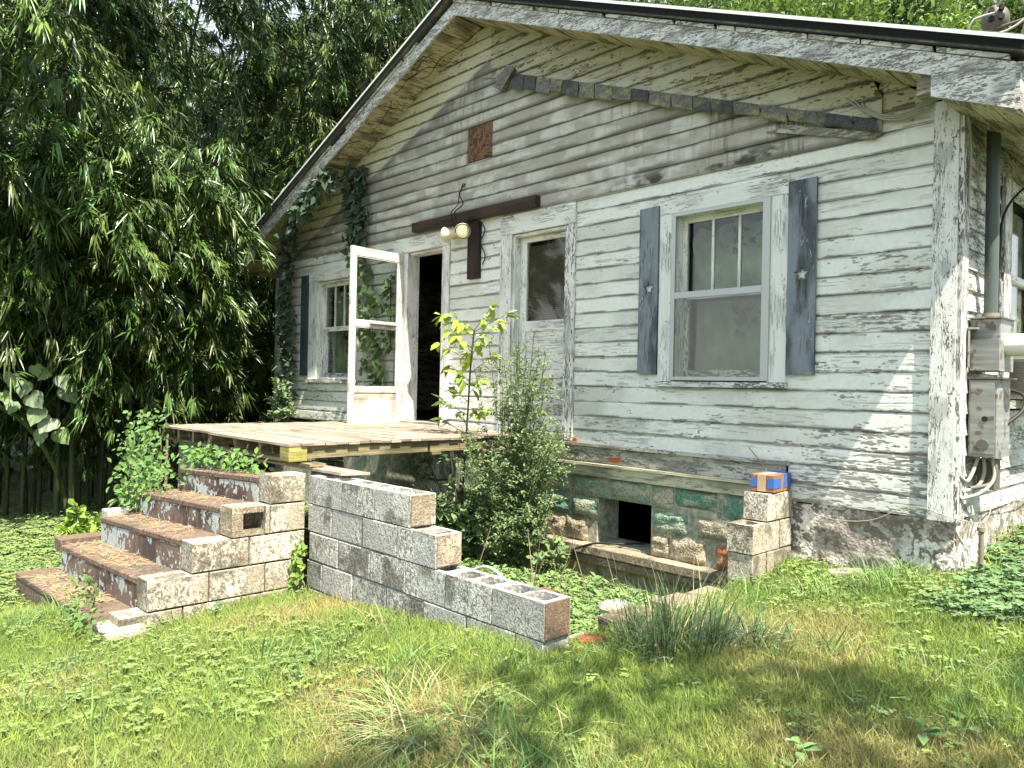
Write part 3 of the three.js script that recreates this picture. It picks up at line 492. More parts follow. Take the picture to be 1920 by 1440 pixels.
{ // side window with its trim
  const w = part('window', merge([box(XR, XR + 0.03, 1.36, 3.1, -1.1, -0.92), box(XR, XR + 0.03, 1.36, 3.1, -2.15, -2.0), box(XR, XR + 0.03, 2.98, 3.1, -2.0, -1.1), box(XR, XR + 0.05, 1.4, 1.46, -2.0, -1.1)]), M.trimHeavy, house, 'window in the right side wall above the air conditioner');
  part('pane', box(XR - 0.06, XR - 0.055, 1.82, 2.98, -2.0, -1.1), M.dirtyGlass, w); part('curtain', box(XR - 0.12, XR - 0.1, 1.5, 2.98, -2.05, -1.0), M.film, w);
  part('sash', merge([box(XR - 0.07, XR - 0.02, 1.8, 1.86, -2.0, -1.1), box(XR - 0.07, XR - 0.02, 2.38, 2.43, -2.0, -1.1), box(XR - 0.07, XR - 0.02, 1.86, 2.98, -1.15, -1.1)]), M.trim, w);
}
// foundation: rock-faced stones with a vent, a concrete footing, rough parged corner
function rockFace(x0, x1, y0, y1, z, out, m, s) {
  const nx = 8, ny = 6, g = new THREE.BoxGeometry(x1 - x0, y1 - y0, 0.1, nx, ny, 1), p = g.attributes.position;
  for (let i = 0; i < p.count; i++) { const x = p.getX(i), y = p.getY(i), u = x / (x1 - x0) * 2, v = y / (y1 - y0) * 2, front = p.getZ(i) > 0, e = Math.min(1 - Math.abs(u), 1 - Math.abs(v)); p.setXYZ(i, x + (x0 + x1) / 2, y + (y0 + y1) / 2, z + (front ? 0.003 + ss(0, 0.22, e) * out * (0.1 + 1.7 * fbm(x * 12 + s, y * 26, s, 3)) : -0.09)); }
  g.computeVertexNormals(); return metreUV(g);
}
const F = part('foundation_wall', merge([box(-10.9, -4.62, -0.4, 0.66, -0.32, 0.0), box(-4.005, -2.71, -0.4, 0.66, -0.32, 0.0), box(-4.62, -4.005, 0.47, 0.66, -0.32, 0.0), box(-4.62, -4.005, -0.4, 0.05, -0.32, -0.02)]), M.mortarPale, house, 'stone foundation with green paint and a square vent hole');
{
  const S = [[-4.46, -4.02, 0.475, 0.66, 'M'], [-4.94, -4.48, 0.47, 0.66, 'M'], [-4.93, -4.6, 0.265, 0.46, 'G'], [-5.0, -4.725, 0.03, 0.25, 'T'], [-4.0, -3.78, 0.45, 0.65, 'M'], [-3.76, -3.36, 0.5, 0.65, 'G'], [-3.3, -3.0, 0.45, 0.65, 'G'], [-3.98, -3.63, 0.24, 0.435, 'G'], [-3.54, -3.2, 0.265, 0.44, 'T'], [-3.17, -2.9, 0.24, 0.43, 'T'], [-4.0, -3.81, 0.03, 0.225, 'T'], [-3.79, -3.45, 0.03, 0.245, 'T'], [-3.36, -3.05, 0.03, 0.235, 'R'], [-5.4, -5.02, 0.03, 0.25, 'T'], [-5.4, -4.96, 0.27, 0.46, 'G'], [-5.45, -4.97, 0.475, 0.66, 'M'], [-3.35, -3.315, 0.46, 0.5, 'T']];
  const mm = { M: M.stoneMix, G: M.stoneGreen, T: M.stoneTan, R: M.stoneRust };
  S.forEach(([a, b, c, d, k], i) => part('stone', rockFace(a, b, c, d, 0, 0.028, mm[k], 300 + i * 7), mm[k], F));
  part('footing', chunk(-5.6, -3.0, -0.05, 0.035, -0.05, 0.13, 0.01), M.blockRaw, house); part('footing', chunk(-5.6, -3.02, -0.14, -0.055, -0.05, 0.1, 0.012), M.blockRaw, house);
  const rough = (a, b, y0, y1, z, nx, ny, sd, axis) => { const g = new THREE.BoxGeometry(b - a, y1 - y0, 0.25, nx, ny, 1), p = g.attributes.position; for (let i = 0; i < p.count; i++) { const x = p.getX(i) + (a + b) / 2, y = p.getY(i) + (y0 + y1) / 2; p.setXYZ(i, x, y, z - 0.125 + p.getZ(i) + (p.getZ(i) > 0 ? 0.07 * (fbm(x * 5, y * 6, sd, 4) - 0.5) + 0.03 * ss(y1, y0, y) : 0)); } g.computeVertexNormals(); return g; };
  part('foundation_corner', metreUV(rough(-2.72, XR + 0.01, -0.2, 0.67, 0.0, 40, 30, 1200)), M.parge, house, 'rough foundation corner with flaking white wash');
  const side = rough(0.0, 9.0, -0.1, 0.67, 0, 140, 20, 1250); side.rotateY(Math.PI / 2); side.translate(XR + 0.005, 0, 0.0);
  part('foundation_side', metreUV(side, 'z'), M.parge, house); part('foundation_back', box(XL, XR, -0.4, 0.66, -9.1, -8.85), M.mortar, house); part('foundation_side', box(XL, XL + 0.2, -0.5, 0.66, -9, 0), M.mortar, house);
}

// ---------------------------------------------------------------- concrete blocks
// hollow block with two cores (upright), corner at origin, length along x
function hollow(L, H, Dp, bevel = 0.005) {
  const s = new THREE.Shape([[0, 0], [L, 0], [L, Dp], [0, Dp]].map((q) => new THREE.Vector2(...q))), w = 0.032, n = L > 0.3 ? 2 : 1, c = (L - w * (n + 1)) / n;
  for (let k = 0; k < n; k++) { const a = w + k * (c + w), r = 0.02, b = a + c; s.holes.push(new THREE.Path([[a + r, w], [b - r, w], [b, w + r], [b, Dp - w - r], [b - r, Dp - w], [a + r, Dp - w], [a, Dp - w - r], [a, w + r]].map((q) => new THREE.Vector2(...q)))); }
  const g = new THREE.ExtrudeGeometry(s, { depth: H, bevelEnabled: false }); g.rotateX(-Math.PI / 2); g.translate(0, 0, Dp); return g;
}
const tones = new Map();
function toned(m) { if (!tones.has(m)) tones.set(m, [1, 0.9, 0.8, 0.95].map((k) => { const c = m.clone(); c.color.setRGB(k, k * 0.99, k * 0.97); return c; })); return pick(tones.get(m)); }
function layBlock(parent, x0, x1, y0, y1, z0, z1, m, isHollow, alongX = true, label) {
  m = toned(m);
  const L = alongX ? x1 - x0 : z1 - z0, D = alongX ? z1 - z0 : x1 - x0; let g;
  if (isHollow) { g = hollow(L - 0.009, y1 - y0 - 0.007, D); } else { g = chunk(0, L - 0.009, 0, y1 - y0 - 0.007, 0, D, 0.006); }
  const t = rr(-0.004, 0.004);
  if (alongX) g.translate(x0 + 0.003, y0, z0 + t); else { g.rotateY(-Math.PI / 2); g.translate(x1 + t, y0, z0 + 0.003); }
  return part('concrete_block', metreUV(g, alongX ? 'x' : 'z'), m, parent, label);
}
const bw = thing('block_wall', 'stepped low wall of white-washed concrete blocks in front of the pit', 'wall', [-3.9, 0, 2.6]);
{
  const Z0 = 2.51, Z1 = 2.71;
  const course = (xr, xl, y0, y1, first, hol) => { let x = xr, w = first; let n = 0; while (x > xl + 0.03) { const a = Math.max(xl, x - w); layBlock(bw, a, x, y0, y1, Z0, Z1, M.block, n < hol); x = a; w = 0.4; n++; } };
  course(-3.85, -5.12, 0.605, 0.81, 0.4, 9); course(-3.585, -5.12, 0.4, 0.603, 0.4, 1); course(-2.69, -5.12, 0.195, 0.398, 0.4, 3); course(-2.7, -5.12, -0.01, 0.193, 0.2, 1); course(-2.69, -5.12, -0.22, -0.012, 0.4, 0);
  for (const [x, y0, y1, m] of [[-3.85, 0.61, 0.8, M.blockRaw], [-3.585, 0.405, 0.593, M.blockRaw], [-2.69, 0.2, 0.388, M.tread]]) part('block_end', box(x - 0.004, x + 0.002, y0 + 0.004, y1, Z0 + 0.01, Z1 - 0.008), m, bw, 'raw unpainted end of the course');
  part('mortar', merge([box(-5.11, -3.95, 0.6, 0.76, 2.53, 2.69), box(-5.11, -3.68, 0.4, 0.59, 2.53, 2.69), box(-5.11, -3.9, 0.0, 0.399, 2.525, 2.695), box(-3.9, -2.8, -0.2, 0.19, 2.525, 2.695)].map((g) => g)), M.mortar, bw);
}
const pw = thing('block_pillar', 'short stepped stub of concrete block wall standing against the foundation', 'wall', [-2.8, 0, 0.3]);
layBlock(pw, -2.9, -2.7, 0.555, 0.757, 0.03, 0.4, M.blockWarm, false, false); layBlock(pw, -2.9, -2.7, 0.345, 0.552, 0.22, 0.61, M.blockWarm, true, false); layBlock(pw, -2.9, -2.7, 0.345, 0.552, 0.03, 0.217, M.blockWarm, false, false);
layBlock(pw, -2.9, -2.7, 0.14, 0.342, 0.03, 0.4, M.blockWarm, false, false); layBlock(pw, -2.9, -2.7, 0.14, 0.342, 0.403, 0.6, M.blockWarm, false, false); layBlock(pw, -2.9, -2.7, -0.25, 0.137, 0.03, 0.6, M.blockWarm, false, false);
part('mortar', box(-2.885, -2.715, -0.2, 0.5, 0.05, 0.58), M.mortar, pw);
const lw = thing('broken_block_course', 'low broken course of blocks crossing the pit towards the pillar', 'wall', [-2.8, 0, 1.7]);
for (const [a, b, t, y, k] of [[2.1, 2.48, 0.07, 0.03, 0.05], [1.64, 1.98, -0.08, 0.085, -0.06], [1.22, 1.56, 0.05, 0.09, 0.04], [0.86, 1.15, -0.04, 0.075, -0.03]]) { const g = a > 2 ? hollow(b - a, 0.2, 0.2) : chunk(0, b - a, 0, 0.2, 0, 0.2, 0.014); g.rotateZ(k); g.rotateY(-Math.PI / 2 + t); g.translate(-2.71 + rr(-0.03, 0.03), y - 0.14, a); part('concrete_block', metreUV(g, 'z'), a > 1.3 && a < 2 ? M.tread : M.blockRaw, lw); }

// ---------------------------------------------------------------- steps
const st = thing('block_steps', 'five settled concrete steps with rusty treads and flaking pale blue risers', 'steps', [-6.2, -0.2, 3.4]);
{
  const R = -5.13, Ls = -5.33; // cheek wall
  const ch = (y0, y1, zs) => { for (let i = 0; i + 1 < zs.length; i++) layBlock(st, Ls, R, y0, y1, zs[i], zs[i + 1], M.blockWarm, false, false); };
  ch(0.618, 0.825, [2.725, 3.0]); ch(0.41, 0.615, [2.725, 3.0]);
  layBlock(st, Ls, R, 0.41, 0.615, 3.0, 3.045, M.blockWarm, false, false); // open core beyond
  { const g = merge([box(Ls, R, 0.57, 0.612, 3.048, 3.28), box(Ls, R, 0.41, 0.445, 3.048, 3.28), box(Ls, R, 0.447, 0.568, 3.2, 3.28), box(Ls, Ls + 0.04, 0.447, 0.568, 3.048, 3.198)]); part('concrete_block', g, M.blockRaw, st, 'block on its side with an open core'); }
  ch(0.205, 0.407, [2.725, 3.15, 3.55]); ch(0.0, 0.202, [2.725, 3.03, 3.43, 3.83]); ch(-0.2, -0.003, [2.725, 3.2, 3.6, 4.0]);
  const tilt = 0.05, px = -5.33, zf = [4.11, 3.83, 3.555, 3.28, 3.0], yt = [-0.03, 0.185, 0.4, 0.595, 0.79], xl = [-7.42, -7.2, -7.12, -7.05, -6.86];
  zf.forEach((z, k) => {
    const g1 = chunk(xl[k], px - 0.003, yt[k] - 0.045, yt[k], (k < 4 ? zf[k + 1] : 2.74) - 0.02, z, 0.008), g2 = chunk(xl[k] + 0.004, px - 0.006, yt[k] - 0.25, yt[k] - 0.045, (k < 4 ? zf[k + 1] : 2.74) - 0.06, z - 0.004, 0.004);
    for (const g of [g1, g2]) { const p = g.attributes.position; for (let i = 0; i < p.count; i++) { const x = p.getX(i), w = 0.012 * (fbm(x * 4, k * 9 + p.getZ(i) * 3, 1300, 3) - 0.5); p.setY(i, p.getY(i) + (x - px) * tilt + w); } g.computeVertexNormals(); }
    part('tread', g1, M.tread, st); part('riser', g2, k > 1 ? M.riser : k ? M.riser : M.tread, st);
  });
  part('concrete_block', (() => { const g = chunk(-7.42, -7.205, 0.02, 0.13, 3.45, 3.83, 0.008); return g; })(), M.tread, st); part('concrete_block', chunk(-5.33, -4.98, -0.24, -0.06, 3.84, 4.1, 0.01), M.blockWarm, st); part('concrete_block', chunk(-7.3, -7.12, -0.4, 0.35, 2.75, 3.5, 0.008), M.block, st);
  part('core_fill', box(-7.0, -5.34, -0.4, 0.45, 2.76, 3.0), M.mortar, st);
}

// ---------------------------------------------------------------- pallet deck
const deckY = 1.02;
function pallet(label, x0, x1, z0, z1, dy, yellow) {
  const t = thing('wooden_pallet', label, 'pallet', [(x0 + x1) / 2, deckY - 0.16 + dy, (z0 + z1) / 2], 'pallets laid as a porch floor'), y = deckY + dy;
  let z = z0; const n = Math.round((z1 - z0) / 0.105);
  for (let k = 0; k < n; k++) { const w = (z1 - z0) / n, a = z + rr(0.001, 0.003), b = z + w - rr(0.001, 0.003), e = rr(-0.008, 0.014), f = rr(-0.012, 0.012), j = rr(-0.003, 0.004), q = rr(-0.003, 0.004); z += w; part('plank', hexa([[x0 + f, y - 0.02 + j, a], [x1 + e, y - 0.02 + q, a], [x1 + e, y + q, a], [x0 + f, y + j, a], [x0 + f, y - 0.02 + j, b], [x1 + e, y - 0.02 + q, b], [x1 + e, y + q, b], [x0 + f, y + j, b]]), M.deckTop, t); }
  const xs = [x0 + 0.03, x0 + (x1 - x0) * 0.36, x0 + (x1 - x0) * 0.66, x1 - 0.045];
  xs.forEach((x, i) => part('stringer', box(x - 0.022, x + 0.022, y - 0.118, y - 0.026, z0 + 0.01, z1 - 0.015), M.deckSide, t));
  if (yellow) part('corner_block', chunk(x1 - 0.15, x1 - 0.005, y - 0.135, y - 0.024, z1 - 0.16, z1 - 0.004, 0.004), M.yellowBlock, t);
  for (const q of [z0 + 0.02, (z0 + z1) / 2 - 0.05, z1 - 0.12]) part('bottom_board', box(x0, x1 - (yellow ? 0.16 : 0), y - 0.142, y - 0.12, q, q + 0.1), M.deckSide, t);
  return t;
}
pallet('weathered pallet with a yellow corner block, nearest the top of the steps', -6.86, -5.34, 1.42, 2.76, 0, true);
pallet('weathered pallet at the far left corner of the deck over the vines', -8.1, -6.88, 1.42, 2.74, 0.004, false);
pallet('weathered pallet under the open doorway between shrub and storm door', -6.86, -5.36, 0.1, 1.40, -0.004, false);
pallet('weathered pallet against the wall below the small left window', -8.1, -6.88, 0.1, 1.40, 0.002, false);
{
  const t = thing('deck_support', 'mossy concrete blocks holding up the left end of the deck', 'block', [-7.6, -0.3, 2.5]);
  for (const [a, b] of [[-0.35, -0.15], [-0.14, 0.06], [0.07, 0.27], [0.28, 0.48], [0.49, 0.69], [0.7, 0.87]]) layBlock(t, -8.0, -7.6, a, b, 2.4, 2.6, M.block, false);
  for (const [x, lb] of [[-8.0, 'stack of concrete blocks under the far left pallet near the house wall'], [-6.0, 'stack of concrete blocks in the dark below the pallet at the doorway']]) { const u = thing('deck_support', lb, 'block', [x + 0.2, -0.3, 1.0]); for (const [a, b] of [[-0.35, -0.02], [-0.01, 0.3], [0.31, 0.6], [0.61, 0.873]]) layBlock(u, x, x + 0.4, a, b, 0.9, 1.1, M.block, false); }
  const l = thing('loose_board', 'split grey board lying between the pallet and the block wall', 'board', [-5.5, 0.83, 2.6]);
  part('plank', hexa([[-6.4, 0.83, 2.5], [-4.75, 0.825, 2.42], [-4.75, 0.843, 2.42], [-6.4, 0.85, 2.5], [-6.4, 0.83, 2.68], [-4.82, 0.825, 2.62], [-4.82, 0.845, 2.62], [-6.4, 0.85, 2.68]]), M.deckTop, l); part('plank', box(-6.5, -5.2, 0.853, 0.873, 2.52, 2.66), M.deckSide, l);
}

// ---------------------------------------------------------------- small things on the house
{
  const t = thing('flood_light', 'twin cream flood lamps on a bracket below the brown beam', 'lamp', [-6.5, 3.18, 0.12]);
  part('bracket', rod([-6.62, 3.17, 0.06], [-6.5, 3.17, 0.14], 0.03), M.cream, t);
  const lamp = (p, d) => { // lathe: neck flaring to a lens
    const g = new THREE.LatheGeometry([[0.001, 0], [0.03, 0], [0.034, 0.05], [0.045, 0.07], [0.07, 0.12], [0.074, 0.135], [0.07, 0.142]].map((q) => new THREE.Vector2(q[0] * 1.2, q[1] * 1.2)), 20), lens = new THREE.SphereGeometry(0.09, 18, 8, 0, 6.283, 0, 0.9); lens.scale(1, 0.25, 1); lens.translate(0, 0.152, 0);
    const q = new THREE.Quaternion().setFromUnitVectors(new THREE.Vector3(0, 1, 0), V(d).normalize());
    for (const x of [g, lens]) { x.applyQuaternion(q); x.translate(...p); }
    const h = part('lamp_head', g, M.cream, t); part('lens', lens, flat(0xbdb89c, 0.3), h);
  };
  lamp([-6.5, 3.17, 0.13], [0.75, -0.12, 0.68]); lamp([-6.6, 3.18, 0.13], [-0.95, -0.06, 0.25]);
  const c = thing('cable', 'thin black cable looping from the siding over the brown beam to the flood lamps', 'cable', [-6.6, 3.2, 0.13]);
  part('strand', tube([[-6.62, 3.75, 0.05], [-6.66, 3.6, 0.07], [-6.6, 3.5, 0.13], [-6.7, 3.4, 0.15], [-6.68, 3.25, 0.1], [-6.6, 3.19, 0.12]], 0.006), M.cable, c); part('strand', tube([[-6.58, 3.74, 0.05], [-6.62, 3.62, 0.1], [-6.55, 3.5, 0.1], [-6.64, 3.4, 0.15], [-6.6, 3.28, 0.1], [-6.45, 3.3, 0.14], [-6.3, 3.32, 0.14], [-6.22, 3.18, 0.06], [-6.3, 3.05, 0.05], [-6.22, 2.9, 0.05], [-6.26, 2.8, 0.05]], 0.007, 50), M.cable, c);
}
{
  const t = thing('meter_box', 'grey electric meter socket with an open flap on the right side wall', 'meter box', [-1.5, 1.82, -0.36]);
  part('case', chunk(-1.6, -1.42, 1.655, 2.0, -0.52, -0.2, 0.006, 'y'), M.metal, t); part('hood', box(-1.605, -1.4, 2.001, 2.012, -0.53, -0.18), M.metal, t);
  const f = new THREE.BoxGeometry(0.012, 0.25, 0.15); f.rotateY(0.5); f.translate(-1.6, 1.8, -0.13); part('flap', metreUV(f), M.metal, t);
  const f2 = new THREE.BoxGeometry(0.06, 0.012, 0.13); f2.rotateY(0.5); f2.translate(-1.57, 1.93, -0.13); part('flap_lip', metreUV(f2), M.metal, t);
  const m = part('meter_cap', rod([-1.42, 1.83, -0.36], [-1.25, 1.83, -0.36], 0.075, 0.075, 20), M.white, t); part('cap_rim', rod([-1.25, 1.83, -0.36], [-1.235, 1.83, -0.36], 0.08, 0.08, 20), M.grille, m);
  const d = thing('disconnect_box', 'tall grey electric panel box below the meter socket', 'electric box', [-1.5, 1.35, -0.35]);
  part('case', chunk(-1.6, -1.43, 1.085, 1.6, -0.5, -0.2, 0.006, 'y'), M.metal, d); part('cover', box(-1.585, -1.445, 1.11, 1.58, -0.199, -0.192), M.metal, d); part('lid_lip', box(-1.605, -1.4, 1.602, 1.615, -0.53, -0.19), M.steel, d);
  part('knockout', rod([-1.51, 1.17, -0.192], [-1.51, 1.17, -0.182], 0.035, 0.035, 16), M.steel, d); part('knockout', rod([-1.5, 1.34, -0.192], [-1.5, 1.34, -0.186], 0.018, 0.018, 12), M.black, d);
  const j = thing('junction_box', 'small brown box with cables below the electric panel', 'electric box', [-1.55, 0.95, -0.4]); part('case', chunk(-1.585, -1.48, 0.86, 1.05, -0.5, -0.36, 0.004, 'y'), flat(0x5c564a, 0.7), j); part('lid', box(-1.59, -1.475, 1.052, 1.062, -0.51, -0.35), flat(0x5c564a, 0.7), j);
  const c = thing('service_cables', 'grey cables curling out below the electric panel at the corner', 'cables', [-1.55, 1.0, -0.2]);
  part('cable', tube([[-1.53, 1.09, -0.3], [-1.52, 0.98, -0.28], [-1.53, 0.9, -0.2], [-1.585, 0.86, -0.05]], 0.012), M.wire, c); part('cable', tube([[-1.48, 1.09, -0.3], [-1.46, 0.95, -0.27], [-1.5, 0.86, -0.15], [-1.58, 0.82, 0.0]], 0.011), M.wire, c); part('cable', tube([[-1.55, 1.08, -0.25], [-1.56, 1.0, -0.2], [-1.57, 0.93, -0.1], [-1.585, 0.97, 0.02]], 0.012), M.wire, c); part('cable', tube([[-1.44, 1.3, -0.45], [-1.38, 1.4, -0.6], [-1.4, 1.5, -0.7], [-1.55, 1.55, -0.72]], 0.012), M.cable, c); part('cable', tube([[-1.5, 1.08, -0.3], [-1.46, 1.02, -0.3], [-1.47, 0.92, -0.28], [-1.56, 0.88, -0.12]], 0.016), M.steel, c);
  const m2 = thing('service_mast', 'upright service pipe from the meter socket through the eave with an insulator head', 'pipe', [-1.5, 2.0, -0.4]);
  part('pipe', rod([-1.525, 2.012, -0.38], [-1.525, 4.0, -0.38], 0.042, 0.042, 14), M.copperGreen, m2); part('collar', rod([-1.525, 2.012, -0.38], [-1.525, 2.05, -0.38], 0.055, 0.05, 14), M.rustPipe, m2);
  part('flashing', rod([-1.525, 3.55, -0.38], [-1.525, 3.68, -0.38], 0.12, 0.055, 14), M.steel, m2);
  const hd = part('weather_head', (() => { const g = new THREE.SphereGeometry(0.085, 16, 10); g.scale(1, 1.15, 0.9); g.translate(-1.525, 4.03, -0.36); return metreUV(g); })(), M.steel, m2);
  for (const [a, b] of [[-0.03, 0.03], [0.03, 0.03], [-0.03, -0.03], [0.03, -0.03]]) part('insulator', rod([-1.525 + a + 0.02, 4.04 + b, -0.3], [-1.525 + a + 0.03, 4.04 + b, -0.27], 0.018, 0.018, 10), M.black, hd);
  part('bracket', rod([-1.75, 3.93, -0.3], [-1.2, 3.99, -0.36], 0.012), M.steel, m2);
  const dw = thing('drop_wires', 'pale twisted wires tied to the mast above the roof', 'wires', [-1.5, 3.9, -0.3]);
  part('wire', tube([[-1.5, 4.04, -0.27], [-1.62, 4.0, -0.2], [-1.64, 3.92, -0.2], [-1.45, 3.9, -0.28], [-1.3, 4.0, -0.35], [-0.7, 4.3, -0.6], [1.5, 5.2, -1.5]], 0.009, 60), M.wire, dw); part('wire', tube([[-1.49, 4.08, -0.27], [-1.4, 4.12, -0.22], [-1.32, 4.0, -0.25], [-1.38, 3.8, -0.3], [-1.5, 3.66, -0.3], [-1.6, 3.6, -0.3], [-1.55, 3.7, -0.28], [-1.46, 3.62, -0.27]], 0.01, 60), M.wire, dw);
  const ac = thing('air_conditioner', 'window air conditioner with a finned grille in the right side wall', 'air conditioner', [-1.5, 1.47, -1.5]);
  part('case', merge([box(-1.62, -1.3, 1.47, 1.8, -1.8, -1.2)]), M.grille, ac); const fins = []; for (let k = 0; k < 14; k++) fins.push(box(-1.6, -1.32, 1.5 + k * 0.02, 1.51 + k * 0.02, -1.198, -1.188)); part('grille', merge(fins), M.steel, ac);
  const sc = thing('side_cable', 'black cable hanging down the side wall beside the window trim', 'cable', [-1.58, 2.4, -0.8]); part('strand', tube([[-1.25, 2.98, -0.62], [-1.42, 2.93, -0.68], [-1.54, 2.8, -0.74], [-1.575, 2.5, -0.76], [-1.575, 1.9, -0.76]], 0.009, 40), M.cable, sc);
  const ew = thing('eave_wires', 'bundle of pale wires sagging under the eave to the corner board', 'wires', [-2, 3.4, 0.06]);
  for (const k of [0, 1, 2]) part('wire', tube([[-2.35 + k * 0.06, 3.6 - k * 0.03, 0.05], [-2.2, 3.46 + k * 0.012, 0.07], [-2.05, 3.37 + k * 0.014, 0.08], [-1.9, 3.36 + k * 0.016, 0.08], [-1.75, 3.43 + k * 0.012, 0.08 + k * 0.01], [-1.6, 3.38 + k * 0.012, 0.07], [-1.56, 3.2 - k * 0.02, 0.0], [-1.575, 2.95 - k * 0.1, -0.04]], 0.007, 50), M.wire, ew);
  const gw = thing('ground_wire', 'thin pale wire slung along the foundation corner', 'wire', [-2, 0.7, 0.07]); part('strand', tube([[-2.68, 0.64, 0.06], [-2.35, 0.585, 0.07], [-2.1, 0.62, 0.07], [-1.85, 0.745, 0.065], [-1.6, 0.7, 0.06], [-1.5, 0.66, -0.2], [-1.53, 0.78, -0.6], [-1.53, 0.75, -1.4], [-1.53, 0.85, -3]], 0.003, 80), M.wire, gw);
  const gp = thing('ground_pipe', 'thin rusty pipe standing in the weeds at the corner of the house', 'pipe', [-1.47, 0.22, -0.05]); part('pipe', rod([-1.47, 0.15, -0.06], [-1.475, 0.62, -0.07], 0.016), M.rustPipe, gp); part('cap', rod([-1.475, 0.62, -0.07], [-1.475, 0.645, -0.07], 0.026, 0.024), M.rustPipe, gp);
  const tw = thing('bare_twig', 'thin bare twig leaning behind the cardboard box', 'twig', [-2.9, 0.8, 0.2]); part('stem', tube([[-2.78, 0.78, 0.15], [-2.9, 0.92, 0.1], [-3.05, 1.05, 0.06]], 0.004), M.stick, tw);
}
{ // parcel on the pillar
  const t = thing('cardboard_box', 'brown cardboard box with blue and tan tape on top of the pillar', 'box', [-2.785, 0.758, 0.2]); t.rotation.y = 0.06; t.scale.x = 0.85;
  const add = (n, g, m) => { const o = new THREE.Mesh(g, m); o.name = n; o.castShadow = true; t.add(o); };
  add('carton', chunk(-0.1, 0.1, 0.001, 0.125, -0.15, 0.15, 0.003), M.card);
  add('blue_tape', merge([box(-0.102, -0.045, 0.035, 0.1, 0.148, 0.1525), box(0.045, 0.1035, 0.03, 0.1, 0.148, 0.1525), box(0.099, 0.1035, 0.03, 0.1, 0.02, 0.147), box(0.099, 0.1035, 0.025, 0.126, -0.15, -0.03), box(-0.1, 0.1, 0.124, 0.1275, -0.14, -0.05)]), M.tape);
  add('tan_tape', merge([box(-0.042, 0.03, 0.004, 0.126, 0.149, 0.154), box(-0.042, 0.03, 0.123, 0.1285, -0.04, 0.148)]), M.tapeTan);
}
// rubble in the pit and by the foundation
function lump(r, sx, sy, sz, s) { const g = new THREE.IcosahedronGeometry(r, 2), p = g.attributes.position; for (let i = 0; i < p.count; i++) { const q = new THREE.Vector3().fromBufferAttribute(p, i), k = 1 + 0.5 * (fbm(q.x * 3 / r * 0.3 + s, q.y * 3 / r * 0.3 + q.z / r, s, 3) - 0.5); p.setXYZ(i, q.x * k * sx, q.y * k * sy, q.z * k * sz); } g.computeVertexNormals(); return g; }
{
  const put = (name, g, m, x, z, dy, ry, label, cat, group) => { g.rotateY(ry); const b = [x, hgt(x, z) + dy, z]; g.rotateZ(0.12); g.translate(...b); single(name, metreUV(g), m, label, cat, b, group); };
  put('white_stone', lump(0.11, 1.2, 0.6, 0.9, 5), M.paleStone, -3.3, 1.35, 0.1, 0.5, 'white lump of concrete among the green weeds in the pit', 'stone');
  put('brick', chunk(-0.1, 0.1, -0.03, 0.03, -0.05, 0.05, 0.006), M.brick, -4.0, 1.75, 0.16, 0.7, 'pinkish brick in the weeds behind the block wall, the left one of two', 'brick'); put('brick', chunk(-0.1, 0.1, -0.03, 0.03, -0.05, 0.05, 0.006), M.brick, -3.7, 1.65, 0.17, -0.3, 'pinkish brick in the weeds between the other brick and the white stone', 'brick');
  put('brick_shard', chunk(-0.07, 0.06, -0.028, 0.03, -0.05, 0.045, 0.012), M.brick, -2.66, 2.36, 0.03, 0.6, 'broken red brick shard at the foot of the block wall end', 'brick'); put('flat_stone', chunk(-0.11, 0.11, -0.02, 0.02, -0.08, 0.08, 0.008), M.slate, -2.25, 0.14, 0.04, 0.5, 'flat grey stone leaning against the rough foundation', 'stone');
  const pp = thing('plastic_pipe', 'bent white plastic pipe arching highest behind the block wall', 'pipe', [-3.8, 0.1, 2.1]); part('pipe', tube([[-4.1, 0.05, 2.2], [-3.85, 0.27, 2.15], [-3.6, 0.3, 2.2], [-3.4, 0.2, 2.25]], 0.011, 30), M.pvc, pp);
  const pq = thing('plastic_pipe', 'thinner white plastic pipe lying just behind the low block course', 'pipe', [-3.8, 0.1, 2.3]); part('pipe', tube([[-4.05, 0.1, 2.3], [-3.8, 0.24, 2.3], [-3.5, 0.24, 2.3]], 0.009, 30), M.pvc, pq);
  const bc = thing('black_hose', 'thin black hose running from the vent hole over the footing', 'hose', [-4.5, 0, 0.1]); part('hose', tube([[-4.2, 0.08, -0.2], [-4.35, 0.075, 0.0], [-4.55, 0.06, 0.1], [-4.75, -0.02, 0.18], [-4.9, -0.15, 0.3]], 0.01, 30), M.cable, bc);
  for (let k = 0; k < 14; k++) { const x = rr(-4.6, -3.1), z = rr(0.9, 2.3), y = hgt(x, z), t = rr(0, 6.28), l = rr(0.25, 0.6), sk = thing('dead_stick', 'dry thin stick standing among the weeds of the pit', 'stick', [x, y, z], 'sticks in the pit'); part('stick', rod([x, y, z], [x + Math.cos(t) * l * 0.3, y + l, z + Math.sin(t) * l * 0.3], 0.005, 0.002, 5), M.stick, sk); }
}

